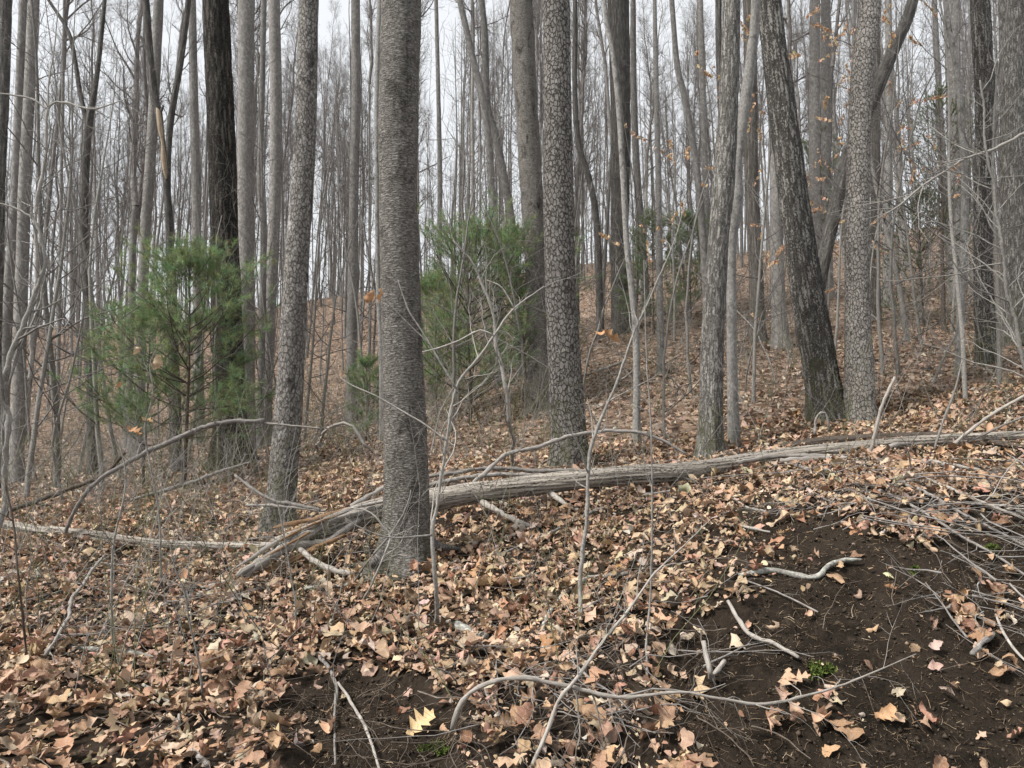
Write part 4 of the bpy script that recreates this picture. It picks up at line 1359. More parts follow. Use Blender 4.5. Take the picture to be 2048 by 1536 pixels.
def big_log(label, pts, mat, name, K=56, seed=1, flat_end=True):
    rows = path_rows(pts)
    rows[:, 3] *= 1.03; rows[:, 2] += 0.022
    o = rows[0, :3].copy(); rows[:, :3] -= o
    n = 260
    r = smooth_path(rows, n)
    ctr, R0 = r[:, :3], r[:, 3]
    t = unit(np.gradient(ctr, axis=0))
    n1 = unit(np.cross(t, np.tile([[0, 0, 1.0]], (n, 1)))); n2 = np.cross(n1, t)
    th = np.arange(K) * 2 * np.pi / K
    s = np.concatenate([[0], np.cumsum(np.linalg.norm(np.diff(ctr, axis=0), axis=1))])
    TH, S = np.meshgrid(th, s); R = np.repeat(R0[:, None], K, 1)
    twist = TH + S * 0.55
    rest = np.stack([np.cos(twist) * R, np.sin(twist) * R, S], -1)
    f1, f2, cid = voronoi3(rest / np.array([0.030, 0.030, 0.75]) + 0.35 * fbm(rest * np.array([12, 12, 2]), 2, seed)[..., None], seed, 0.95)
    e = sstep(0.0, 0.30, f2 - f1)
    fine = fbm(rest * np.array([70, 70, 5]), 3, seed + 2)
    rad = R * (1 + 0.30 * (fbm(rest * np.array([9, 9, 2.5]), 3, seed + 7) - 0.5)) - 0.009 * (1 - e) + 0.005 * (fine - 0.5) + 0.004 * (cid - 0.5)
    v = ctr[:, None] + (n1[:, None] * np.cos(TH)[..., None] + n2[:, None] * np.sin(TH)[..., None]) * rad[..., None]
    idx = np.arange(n * K).reshape(n, K)
    a = idx[:-1]; b = np.roll(a, -1, 1); c = idx[1:]; d = np.roll(c, -1, 1)
    faces = [np.stack([a, b, d, c], -1).reshape(-1, 4)]
    vv = np.vstack([v.reshape(-1, 3), ctr[0], ctr[-1]])
    c0, c1 = n * K, n * K + 1
    i0 = idx[0]; i1 = idx[-1]
    caps = np.concatenate([np.stack([np.full(K, c0), np.roll(i0, -1), i0], -1), np.stack([np.full(K, c1), i1, np.roll(i1, -1)], -1)])
    faces.append(caps)
    bark = np.vstack([rest.reshape(-1, 3), [0, 0, 0], [0, 0, s[-1]]])
    tone = np.concatenate([(e * (0.65 + 0.35 * cid) * sstep(0.22, 0.46, fine)).ravel(), [0, 0]])
    me = raw_mesh('log', vv, faces, M[mat], {'bark': ('FLOAT_VECTOR', bark), 'tone': ('FLOAT', tone)})
    root = tag(link(name, None, None, o), label, 'log')
    link('log', me, root)
    return root, o


def log_limb(root, o, pts, mat, name='limb', k=9, d=None):
    _seed[0] += 1
    me, _ = wood_mesh(name, path_rows(pts, d), mat, k, seed=_seed[0], wob=0.12, origin=o)
    return link(name, me, root)


# the long barkless log across the slope
lg, lo = big_log('long barkless grey log lying across the slope behind the beech, one end splintered',
                 [(545, 1098, 34, 5.50), (640, 1068, 46, 5.58), (740, 1032, 54, 5.72), (880, 1003, 52, 5.88), (1000, 985, 47, 6.0), (1120, 970, 46, 6.1), (1260, 955, 45, 6.15), (1400, 945, 42, 6.15),
                  (1550, 933, 36, 6.1), (1700, 916, 34, 6.05), (1850, 904, 34, 6.0), (2000, 893, 28, 5.95), (2160, 884, 24, 5.9)], 'deadlog', 'fallen_log', seed=4)
for i, (pts, mt) in enumerate([
    ([(402, 1182, 5, 5.02), (440, 1166, 17, 5.06), (500, 1132, 23, 5.18), (580, 1088, 23, 5.36), (660, 1052, 18, 5.5), (750, 1016, 12, 5.66)], 'deadwood'),
    ([(408, 1188, 4, 5.02), (470, 1160, 12, 5.10), (560, 1112, 18, 5.32), (640, 1074, 16, 5.46), (720, 1040, 12, 5.6)], 'deadwood'),
    ([(460, 1142, 3, 5.14), (520, 1108, 9, 5.24), (600, 1062, 11, 5.42), (690, 1024, 9, 5.56), (780, 1000, 6, 5.7)], 'deadwood'),
    ([(545, 1056, 3, 5.56), (575, 1048, 11, 5.58), (640, 1034, 13, 5.62), (720, 1018, 12, 5.7), (790, 1004, 6, 5.78)], 'rotwood'),
    ([(552, 1070, 3, 5.54), (600, 1056, 9, 5.58), (670, 1038, 11, 5.64), (750, 1020, 8, 5.7)], 'rotwood'),
    ([(440, 1184, 3, 5.06), (520, 1146, 9, 5.2), (600, 1106, 12, 5.36), (690, 1070, 8, 5.5)], 'rotwood'),
    ([(480, 1176, 2, 5.1), (560, 1132, 7, 5.28), (640, 1092, 9, 5.42), (700, 1068, 6, 5.52)], 'rotwood'),
    ([(398, 1190, 2, 5.0), (440, 1172, 6, 5.05), (520, 1122, 6, 5.2), (620, 1064, 6, 5.36)], 'rotwood'),
    ([(500, 1120, 2, 5.2), (560, 1082, 5, 5.32), (640, 1044, 6, 5.46), (700, 1020, 4, 5.56)], 'rotwood')]):
    log_limb(lg, lo, pts, mt, 'splinter', 10)
log_limb(lg, lo, [(958, 1000, 17, 5.95), (990, 1022, 13, 5.75), (1030, 1044, 12, 5.6), (1070, 1063, 10, None)], 'stick_pale')
log_limb(lg, lo, [(1100, 985, 14, 6.05), (1130, 1008, 10, 5.9), (1172, 1035, 8, None)], 'stick_pale')
log_limb(lg, lo, [(594, 1095, 14, 5.40), (640, 1128, 13, 5.2), (690, 1146, 12, 5.1), (738, 1160, 11, None)], 'stick_pale')
log_limb(lg, lo, [(702, 1012, 10, 5.7), (740, 990, 12, 5.8), (790, 960, 12, 6.0), (860, 940, 9, 6.2)], 'deadwood')
log_limb(lg, lo, [(1560, 922, 12, 6.1), (1700, 925, 13, 5.9), (1850, 934, 11, 5.7), (1960, 947, 7, 5.5)], 'deadwood')
log_limb(lg, lo, [(1470, 925, 10, 6.2), (1580, 912, 12, 6.2), (1690, 912, 9, 6.15)], 'deadwood')
log_limb(lg, lo, [(1742, 905, 9, 6.05), (1752, 862, 8, 6.0), (1768, 805, 8, 6.0), (1790, 754, 6, 6.0)], 'stick_pale')
log_limb(lg, lo, [(1868, 900, 6, 6.0), (1884, 850, 6, 6.0), (1908, 785, 5, 6.0), (1924, 722, 3, 6.0)], 'stick')
log_limb(lg, lo, [(1903, 892, 9, 6.0), (1950, 855, 8, 5.95), (2010, 815, 7, 5.9), (2070, 780, 6, 5.85)], 'stick_pale')
log_limb(lg, lo, [(1930, 888, 6, 6.0), (1990, 858, 5, 5.95), (2060, 828, 4, 5.9)], 'stick')
log_limb(lg, lo, [(1760, 903, 9, 6.0), (1790, 890, 10, 6.05), (1830, 886, 6, 6.1)], 'deadwood')
lg2, lo2 = big_log('smaller grey barkless log lying at the picture edge, its end under the splintered log',
                   [(-60, 1050, 28, 6.5), (60, 1076, 26, 6.35), (150, 1085, 26, 6.25), (300, 1092, 24, 6.1), (420, 1098, 22, 6.0), (545, 1098, 17, 5.9)], 'deadlog', 'fallen_log', K=36, seed=9)
log_limb(lg2, lo2, [(128, 1072, 9, 6.25), (150, 1020, 9, 6.2), (180, 975, 10, 6.2)], 'stick')
dl, dlo = big_log('dark rotten log lying uphill behind the long grey log', [(1560, 905, 12, 7.2), (1640, 898, 22, 7.1), (1760, 890, 22, 7.0), (1880, 888, 20, 6.9), (1990, 900, 16, 6.7), (2060, 912, 12, 6.5)], 'stick_dark', 'fallen_log', K=32, seed=12)

for pts in ([(785, 1095, 50, 5.1), (762, 1112, 34, 5.02), (735, 1130, 20, 4.98), (700, 1142, 10, None), (660, 1152, 4, None)],
            [(835, 1085, 44, 5.2), (860, 1086, 28, 5.22), (886, 1094, 16, 5.22), (930, 1106, 6, None)]):
    tree_root_part(beech, pts, 'birch')

# single branches
stick('long brown branch rising diagonally from the small grey log to the curving tree', [(180, 975, 10, 6.2), (215, 945, 11, 6.25), (262, 918, 11, 6.3), (330, 890, 12, 6.35), (400, 862, 11, 6.4), (470, 847, 10, 6.45), (528, 842, 11, 6.5)], 'stick', twigs=5)
stick('short brown twig end crossing in front of the curving mottled tree', [(520, 846, 7, 6.5), (570, 850, 5, 6.5), (640, 857, 4, 6.5)], 'stick')
stick('dark branch propped beneath the long diagonal branch at the edge', [(-20, 1040, 11, 7.3), (80, 1012, 11, 7.3), (150, 978, 10, 7.3), (205, 945, 9, 7.3), (250, 905, 7, 7.3)], 'stick_dark', twigs=4)
stick('bare branch lying from the black oak foot down the slope', [(262, 1000, 8, 8.2), (340, 970, 9, 8.3), (420, 945, 8, 8.4), (500, 925, 6, 8.6)], 'stick', twigs=4)
stick('thin forked branch crossing the foot of the curving tree', [(470, 950, 7, 6.4), (520, 985, 8, 6.3), (556, 1008, 9, 6.25), (640, 1020, 8, 6.2)], 'stick', twigs=2)
stick('straight thin branch meeting the curving tree foot', [(492, 1010, 6, 6.3), (556, 1010, 7, 6.25), (650, 1022, 5, 6.2)], 'stick')
stick('arching pale twig looping down beside the beech', [(742, 900, 5, 6.6), (722, 880, 6, 6.6), (712, 858, 6, 6.6), (690, 846, 6, 6.6), (668, 852, 6, 6.6), (645, 870, 6, 6.6), (632, 905, 5, None)], 'stick_pale')
stick('grey branch lying uphill of the log, topmost of the bundle', [(845, 955, 9, 6.6), (920, 940, 10, 6.65), (1010, 936, 10, 6.7), (1120, 941, 9, 6.7), (1240, 942, 8, 6.7), (1380, 940, 7, 6.7)], 'stick')
stick('grey branch in the bundle behind the log, just above it', [(850, 972, 10, 6.4), (930, 958, 10, 6.45), (1010, 950, 9, 6.5), (1100, 952, 8, 6.5), (1220, 950, 7, 6.5)], 'stick')
stick('dark branch tucked against the uphill side of the log', [(855, 982, 12, 6.25), (930, 976, 13, 6.3), (1030, 966, 10, 6.35), (1130, 955, 8, 6.4)], 'stick_dark')
stick('long thin branch arching over in front of the blocky trunk foot', [(922, 985, 9, 5.95), (968, 945, 9, 6.1), (1020, 915, 9, 6.2), (1090, 888, 9, 6.3), (1160, 868, 8, 6.35), (1225, 857, 8, 6.4), (1275, 862, 8, 6.4), (1330, 885, 7, 6.4), (1372, 908, 6, 6.35)], 'stick', twigs=3)
stick('dead limb propped on the slope beyond the blocky trunk', [(1166, 755, 5, 14.0), (1200, 740, 7, 14.0), (1250, 722, 6, 14.0)], 'stick_pale')
stick('pale stick on the litter pointing at the bare soil bank', [(1374, 956, 8, None), (1420, 985, 7, None), (1470, 1008, 7, None), (1538, 1032, 5, None)], 'stick_pale')
fan = [([(1590, 930, 8, 6.0), (1680, 955, 8, 5.7), (1760, 990, 8, 5.4), (1860, 1040, 7, 5.0), (1960, 1100, 6, 4.6), (2060, 1165, 5, 4.2)], 'stick', 'lowest long branch of the fan sweeping over the bank'),
       ([(1640, 930, 9, 6.0), (1740, 955, 9, 5.7), (1850, 995, 8, 5.3), (1950, 1045, 7, 4.9), (2060, 1105, 6, 4.5)], 'stick', 'middle branch of the fan sweeping over the bank'),
       ([(1700, 928, 9, 5.95), (1800, 950, 9, 5.7), (1900, 985, 8, 5.4), (2060, 1050, 6, 5.0)], 'stick_pale', 'upper pale branch of the fan sweeping over the bank'),
       ([(1880, 1010, 5, 5.0), (1960, 1016, 6, 5.0), (2060, 1022, 5, 5.0)], 'stick_pale', 'straight pale stick cut by the edge above the bare soil'),
       ([(1620, 940, 5, 5.8), (1690, 975, 5, 5.5), (1780, 1035, 4, 5.0), (1880, 1085, 4, 4.6), (1990, 1140, 3, 4.3)], 'stick_dark', 'thin dark branch under the fan over the bank')]
for pts, mt, lb in fan:
    stick(lb, pts, mt, twigs=9, tw_len=(0.15, 0.7), tw_up=-0.03)
stick('pale crooked twig hanging down from the log over the soil', [(1728, 930, 4, 5.9), (1733, 975, 4, 5.6), (1726, 1005, 4, 5.4), (1740, 1025, 4, 5.2), (1752, 1042, 3, 5.0)], 'stick_pale')
stick('small hooked root arching in front of the leaning oak foot', [(1656, 875, 4, 7.6), (1657, 850, 5, 7.6), (1653, 830, 5, 7.6), (1643, 824, 5, 7.6), (1632, 838, 5, 7.6), (1630, 870, 6, 7.6)], 'stick', name='arched_root', cat='root')
stick('thick white-grey arching branch lying across the front of the bank', [(904, 1458, 9, 2.95), (912, 1425, 12, 2.95), (935, 1388, 12, 2.95), (980, 1365, 11, 2.95), (1045, 1357, 11, 2.95), (1130, 1370, 10, 2.95), (1230, 1396, 9, 2.93), (1290, 1395, 9, 2.93), (1350, 1390, 8, 2.93), (1440, 1399, 7, 2.93), (1530, 1405, 7, 2.95), (1640, 1385, 6, 3.0), (1730, 1352, 4, 3.05), (1832, 1308, 2, 3.1)],
      'stick_pale', twigs=16, tw_len=(0.10, 0.45), tw_up=-0.25, tw_ang=(30, 75))
stick('long pale stem slanting up from the picture bottom across the arching branch', [(1056, 1560, 9, 2.85), (1090, 1465, 9, 2.87), (1112, 1398, 9, 2.9), (1150, 1355, 8, 2.95), (1205, 1283, 7, 3.05), (1258, 1222, 6, 3.1), (1310, 1150, 5, 3.15), (1360, 1100, 3, 3.2), (1420, 1040, 2, 3.2)], 'stick_pale', twigs=10, tw_len=(0.12, 0.4), name='sapling', cat='sapling')
stick('crooked lichened branch lying in the middle of the litter', [(1086, 1312, 9, None), (1096, 1262, 11, None), (1122, 1212, 12, None), (1160, 1180, 13, None), (1200, 1166, 13, None), (1256, 1154, 8, None)], 'stick_lichen')
stick('thin grey branch running over the litter below the log', [(890, 1150, 6, None), (960, 1130, 7, None), (1060, 1090, 7, None), (1170, 1040, 7, None), (1260, 1005, 6, None), (1340, 982, 5, 5.6)], 'stick', twigs=4)
stick('thin stick lying by the beech roots', [(805, 1145, 5, None), (860, 1140, 6, None), (920, 1130, 5, None)], 'stick')
stick('gnarled silvery root snaking on top of the bare soil', [(1478, 1160, 8, None), (1512, 1153, 13, None), (1550, 1150, 13, None), (1590, 1158, 12, None), (1632, 1161, 12, None), (1652, 1142, 12, None), (1680, 1130, 11, None), (1722, 1128, 6, None)], 'stick_lichen', name='gnarled_root', cat='root', k=12)
stick('bent pale stick lying on the bare soil below the gnarled root', [(1456, 1212, 8, None), (1478, 1250, 10, None), (1502, 1282, 10, None), (1548, 1298, 11, None), (1597, 1326, 9, None)], 'stick_pale')
stick('thin straight stick on the soil just under the gnarled root', [(1478, 1165, 5, None), (1560, 1195, 4, None), (1636, 1233, 4, None)], 'stick', twigs=1, tw_len=(.05, .1))
rt = stick('smooth pale forked root stub poking out of the soil', [(1407, 1282, 11, 3.28), (1412, 1310, 12, 3.25), (1420, 1340, 13, 3.2), (1424, 1372, 17, None)], 'stick_pale', name='root_stub', cat='root', k=12, wob=0.05)
stick('short pale side root beside the forked stub', [(1428, 1348, 9, 3.16), (1440, 1334, 11, 3.18), (1449, 1322, 9, 3.22)], 'stick_pale', name='root_stub', cat='root', k=10, wob=0.05)
stick('straight pale stick among leaves above the soil edge', [(1434, 1056, 6, None), (1480, 1060, 8, None), (1540, 1072, 5, None)], 'stick_pale')
stick('lichen-spotted grey stick lying at the picture edge among leaves', [(-20, 1345, 10, None), (50, 1325, 11, None), (98, 1297, 11, None), (160, 1302, 11, None), (215, 1312, 13, None), (290, 1324, 11, None), (368, 1340, 10, None)], 'stick_lichen', k=10)
stick('brown stem leaning from the small log down to the lichen-spotted stick', [(210, 1110, 6, 5.2), (165, 1170, 8, 4.7), (140, 1225, 9, 4.3), (120, 1270, 8, 4.0), (90, 1310, 8, 3.75)], 'stick', twigs=5)
stick('speckled stick half buried in leaves near the bottom', [(285, 1380, 8, None), (320, 1400, 10, None), (345, 1420, 10, None)], 'stick_lichen')
stick('thick stick poking out at the bottom beside the dark soil patch', [(352, 1450, 9, None), (365, 1490, 11, None), (415, 1545, 15, None)], 'stick')
stick('thin upright stick at the bottom, beside the thick poking stick', [(358, 1440, 6, None), (356, 1500, 6, None), (360, 1550, 6, None)], 'stick_pale')
stick('bent pale stick hanging over the small dark soil patch', [(632, 1316, 8, None), (655, 1345, 9, None), (670, 1385, 8, None), (669, 1450, 6, None), (670, 1540, 5, None)], 'stick')
stick('longer pale stick slanting through the small dark soil patch', [(676, 1375, 6, None), (700, 1410, 7, None), (735, 1470, 7, None), (762, 1560, 6, None)], 'stick_pale')
stick('short mossy dark log piece at the crest of the small bank', [(884, 1250, 18, None), (925, 1270, 22, None), (972, 1288, 18, None)], 'stick_lichen', name='log_piece', cat='log', k=12)
stick('dark stick lying between the beech and the small grey log', [(600, 1105, 9, None), (660, 1095, 8, None), (720, 1085, 8, None)], 'stick_dark')
stick('pale stick on the litter left of the beech roots', [(610, 1185, 8, None), (650, 1182, 10, None), (708, 1178, 9, None)], 'stick_lichen')
stick('buried pale branch under leaves near the splintered tip', [(320, 1222, 9, None), (380, 1200, 11, None), (440, 1190, 9, None)], 'stick_pale')
stick('grey stick across the litter at the picture edge', [(30, 1200, 9, None), (80, 1180, 9, None), (150, 1158, 7, None)], 'stick')
stick('rotten stick end jutting from the leaf clump on the soil', [(1945, 1320, 11, None), (1965, 1298, 13, None), (1988, 1278, 10, None)], 'stick')
stick('curved grey twig at the edge below the leaf clump', [(1992, 1238, 5, None), (2005, 1270, 6, None), (2030, 1310, 6, None), (2070, 1350, 5, None)], 'stick_pale')

# ------------------------------------------------------------------ saplings standing in front
s1 = stick('pale forked sapling standing in front of the beech roots', [(875, 1258, 11, None), (871, 1160, 10, 3.95), (864, 1072, 9, 3.95), (880, 1000, 8, 3.95), (894, 882, 7, 3.95), (912, 776, 6, 3.95), (952, 720, 6, 3.95), (989, 670, 6, 3.97), (1029, 618, 5, 4.0), (1088, 573, 3, 4.02)],
           'sapling_white', name='sapling', cat='sapling', twigs=12, tw_len=(0.15, 0.6), tw_up=0.05)


def sap_limb(root, pts, mat, name='limb', d=None, k=7):
    _seed[0] += 1
    me, r = wood_mesh(name, path_rows(pts, d), mat, k, seed=_seed[0], wob=0.1, origin=np.array(root.location))
    return link(name, me, root)


sap_limb(s1, [(912, 776, 6), (880, 722, 5), (862, 690, 5), (836, 648, 4), (820, 625, 4), (806, 590, 3), (796, 560, 2)], 'sapling', d=3.95)
sap_limb(s1, [(1029, 618, 4), (1014, 590, 3), (1000, 571, 3), (973, 560, 2)], 'sapling_white', d=4.0)
sap_limb(s1, [(989, 672, 5), (960, 660, 4), (920, 680, 4), (880, 695, 4), (845, 704, 3)], 'sapling_white', d=3.9)
sap_limb(s1, [(864, 1070, 6), (840, 1072, 4), (780, 1075, 4), (720, 1055, 3), (690, 1035, 2)], 'sapling', d=3.9)
sap_limb(s1, [(894, 882, 4), (850, 850, 4), (800, 822, 4), (750, 792, 3), (705, 772, 3), (680, 755, 2)], 'sapling_white', d=3.9)
s2 = stick('sapling with a curled orange leaf, in front of the blocky straight trunk', [(1160, 1256, 11, None), (1163, 1180, 10, 4.0), (1162, 1090, 9, 4.0), (1174, 990, 9, 4.0), (1179, 900, 8, 4.0), (1207, 820, 7, 4.0), (1233, 762, 7, 4.0), (1248, 717, 6, 4.0), (1270, 660, 5, 4.0), (1306, 588, 4, 4.02), (1345, 492, 3, 4.05), (1372, 400, 2, 4.1)],
           'sapling', name='sapling', cat='sapling', twigs=14, tw_len=(0.12, 0.5), tw_up=0.1)
s3 = stick('pale thin sapling leaning, between the beech and the blocky trunk', [(1027, 940, 9, None), (1018, 826, 9, 7.4), (1005, 735, 9, 7.4), (993, 684, 8, 7.4), (988, 633, 7, 7.4), (957, 546, 6, 7.4), (906, 480, 4, 7.4)], 'sapling_white', name='sapling', cat='sapling', twigs=12, tw_len=(0.3, 1.0))
s4 = stick('straight dark whip rising from the bank beside the leafy sapling', [(1294, 1376, 6, None), (1298, 1233, 5, 3.6), (1303, 1030, 5, 3.6), (1302, 845, 4, 3.6), (1292, 662, 3, 3.6), (1288, 520, 2, 3.6)], 'sapling', name='sapling', cat='sapling', twigs=6, tw_len=(0.1, 0.35))
s5 = stick('tall crooked dark sapling bending at the picture edge', [(-10, 1080, 13, 5.9), (5, 960, 12, 5.9), (16, 850, 13, 5.9), (8, 790, 12, 5.9), (22, 735, 11, 5.9), (48, 655, 10, 5.9), (66, 605, 10, 5.9), (86, 530, 9, 5.9), (82, 480, 8, 5.9), (70, 440, 7, 5.9), (30, 415, 5, 5.9), (-10, 405, 4, 5.9)], 'sapling', name='sapling', cat='sapling', twigs=14, tw_len=(0.3, 1.1))
s6 = stick('pale sapling splitting into level twigs near the picture edge', [(60, 760, 9, 8.0), (68, 560, 9, 8.0), (80, 380, 8, 8.0), (91, 273, 7, 8.0), (96, 215, 6, 8.0), (130, 205, 5, 8.0), (190, 215, 4, 8.0), (260, 195, 2, 8.0)], 'sapling_white', name='sapling', cat='sapling', twigs=14, tw_len=(0.3, 1.2))
sap_limb(s6, [(96, 218, 6), (60, 195, 5), (20, 188, 4), (-20, 185, 3)], 'sapling_white', d=8.0)
sap_limb(s6, [(96, 218, 5), (98, 160, 4), (110, 80, 3), (118, 0, 2)], 'sapling_white', d=8.0)
s7 = stick('thin stem carrying dried hanging leaves in front of the pine', [(322, 1180, 5, None), (318, 1050, 5, 5.0), (302, 935, 4, 5.0), (290, 860, 4, 5.0), (306, 790, 3, 5.0), (300, 730, 3, 5.0), (312, 700, 2, 5.0)], 'sapling', name='sapling', cat='sapling', twigs=10, tw_len=(0.15, 0.5))
s8 = stick('forked whip standing in the litter below the splintered log', [(592, 1260, 5, None), (590, 1200, 4, 4.3), (580, 1140, 4, 4.3), (566, 1060, 4, 4.3), (556, 1010, 3, 4.3), (540, 985, 2, 4.3)], 'sapling', name='sapling', cat='sapling', twigs=7, tw_len=(0.1, 0.35))
s9 = stick('slim whip by the lichen-spotted stick, thickest of three', [(226, 1310, 6, None), (222, 1200, 5, 3.9), (226, 1090, 5, 3.9), (250, 960, 4, 3.9), (236, 880, 3, 3.9)], 'sapling', name='sapling', cat='sapling', twigs=8, tw_len=(0.12, 0.4))
s10 = stick('dark straight whip standing nearest the picture edge', [(55, 1340, 6, None), (42, 1180, 5, 3.6), (30, 1050, 5, 3.6), (8, 960, 4, 3.6)], 'stick_dark', name='sapling', cat='sapling', twigs=5, tw_len=(0.1, 0.35))
s11 = stick('slim whip with opposite twigs in the litter before the small soil patch', [(405, 1400, 5, None), (398, 1320, 5, 3.5), (380, 1240, 4, 3.5), (372, 1190, 4, 3.5), (352, 1140, 3, 3.5), (340, 1090, 2, 3.5)], 'sapling', name='sapling', cat='sapling', twigs=10, tw_len=(0.1, 0.4))
s12 = stick('pale whip bent across the beech foot', [(722, 1215, 6, None), (745, 1160, 5, 4.3), (780, 1080, 5, 4.3), (770, 1060, 4, 4.3), (740, 1025, 4, 4.3), (700, 1015, 3, 4.3)], 'sapling_white', name='sapling', cat='sapling', twigs=4, tw_len=(0.1, 0.3))
s13 = stick('brown whip crossing in front of the beech foot', [(702, 1182, 6, None), (740, 1120, 5, 4.4), (785, 1065, 5, 4.4), (815, 1010, 4, 4.4), (822, 980, 3, 4.4)], 'sapling', name='sapling', cat='sapling', twigs=3, tw_len=(0.1, 0.3))
s14 = stick('arching spray of bare grey twigs at the right edge, before the twiggy trunk', [(2075, 800, 9, 6.5), (2040, 700, 9, 6.5), (2010, 560, 8, 6.5), (1995, 440, 7, 6.5), (1975, 330, 6, 6.5), (1960, 160, 4, 6.5)], 'sapling', name='bare_shrub', cat='shrub', twigs=34, tw_len=(0.4, 1.5), tw_ang=(30, 80), tw_from=0.05)
s15 = stick('long pale bough crossing diagonally toward the twiggy trunk', [(2075, 250, 9, 7.0), (2030, 275, 8, 7.0), (1985, 300, 7, 7.0), (1930, 320, 6, 7.0), (1860, 365, 5, 7.0), (1800, 410, 4, 7.0), (1750, 440, 2, 7.0)], 'sapling_white', name='bare_bough', cat='branch', twigs=14, tw_len=(0.3, 1.0))


# leaves that still hang on stems (parts of the stem they hang on)
def hanging_leaf(root, px, py, d, size, col, kind, tilt, roll, seed):
    g = np.random.default_rng(seed)
    v, luv = leaf_verts(np.array([kind]), np.array([size]), list(range(10)), [-1, -.4, .4, 1], np.array([0.35]), np.array([0.5]), np.array([0.6]), np.array([roll * 0.55]), g)
    R = Matrix.Rotation(tilt[2], 3, 'Z') @ Matrix.Rotation(tilt[1], 3, 'Y') @ Matrix.Rotation(tilt[0], 3, 'X')
    v = v.reshape(-1, 3) @ np.array(R).T
    me = raw_mesh('leaf', v, leaf_faces(1, 10, 4), M['leaf'], {'leafcol': ('FLOAT_COLOR', np.tile(col, (40, 1))), 'luv': ('FLOAT_VECTOR', luv.reshape(-1, 3))})
    return link('leaf', me, root, P(px, py, d) - np.array(root.location))


OR, TAN = (.48, .26, .13), (.56, .42, .27)
hanging_leaf(s2, 1225, 678, 4.0, 0.12, (.55, .33, .18), 2, (0.5, 0.3, 1.9), 1.3, 1)
hanging_leaf(s2, 1205, 668, 4.0, 0.085, OR, 2, (-0.6, 0.2, 2.6), 1.6, 2)
sap_limb(s2, [(1248, 717, 3), (1232, 698, 2), (1220, 680, 2)], 'sapling', 'twig', 4.0)
hanging_leaf(s1, 742, 592, 3.95, 0.08, OR, 2, (-1.3, 0.3, 0.4), 1.5, 3)
hanging_leaf(s1, 764, 588, 3.95, 0.08, OR, 2, (-1.4, -0.3, 1.2), 1.5, 4)
sap_limb(s1, [(862, 690, 3), (830, 660, 3), (800, 630, 2), (772, 600, 2), (752, 572, 2)], 'sapling', 'twig', 3.95)
hanging_leaf(s7, 314, 722, 5.0, 0.11, TAN, 2, (-1.5, 0.2, 0.3), 1.5, 5)
hanging_leaf(s7, 276, 700, 5.0, 0.07, TAN, 2, (-1.2, 0.5, 0.8), 1.8, 6)
hanging_leaf(s7, 265, 862, 5.0, 0.12, OR, 0, (-0.6, 0.3, 4.4), 1.1, 7)
hanging_leaf(s7, 292, 842, 5.0, 0.09, (.50, .34, .18), 2, (-0.5, 0.1, 4.8), 1.4, 8)
hanging_leaf(s7, 240, 770, 5.0, 0.06, OR, 2, (-0.9, 0.1, 1.0), 1.4, 9)

# leaves and moss that lie alone on the soil
def lone_leaf(label, px, py, size, col, kind, head, seed, tilt=0.3):
    g = np.random.default_rng(seed)
    p = G(px, py, 0.02)
    v, luv = leaf_verts(np.array([kind]), np.array([size]), list(range(10)), [-1, -.4, .4, 1], np.array([0.25]), np.array([0.35]), np.array([0.2]), np.array([0.35]), g)
    n = tnormal(np.array([p[0]]), np.array([p[1]])) + np.array([[0, -tilt, 0]])
    w = place(v, np.zeros((1, 3)), unit(n), np.array([head]))
    me = raw_mesh('leaf', w.reshape(-1, 3), leaf_faces(1, 10, 4), M['leaf'], {'leafcol': ('FLOAT_COLOR', np.tile(col, (40, 1))), 'luv': ('FLOAT_VECTOR', luv.reshape(-1, 3))})
    tag(link('fallen_leaf', me, None, p), label, 'leaf')


lone_leaf('pale yellow oak leaf lying alone on the small dark soil patch', 835, 1462, 0.15, (.62, .45, .24), 0, 0.9, 11, 0.6)
lone_leaf('tan oak leaf on top of the bare soil edge, pointing downhill', 1580, 1010, 0.17, (.58, .40, .22), 0, -0.6, 12, 0.6)
lone_leaf('orange-brown pointed leaf lying alone low on the bare soil', 1765, 1440, 0.10, (.50, .30, .16), 1, 0.6, 13, 0.6)
lone_leaf('dark brown hanging oak leaf at the soil edge beneath the fan of branches', 1712, 1000, 0.14, (.20, .095, .05), 0, -1.7, 14, 1.0)
lone_leaf('brown pointed oak leaf hanging over the bank before the arching branch', 1095, 1300, 0.15, (.40, .21, .10), 0, -1.3, 15, 1.0)
lone_leaf('pinkish pale leaf alone on the soil beside the leaf clump', 1868, 1300, 0.07, (.52, .38, .33), 4, 0.4, 16, 0.5)
lone_leaf('small pinkish curled leaf lying lower on the bare soil', 1868, 1344, 0.065, (.50, .33, .28), 4, 0.1, 17, 0.5)
lone_leaf('curled tan oak leaf standing in the litter above the bank', 1085, 1052, 0.15, (.52, .34, .22), 1, 0.5, 18, 1.1)


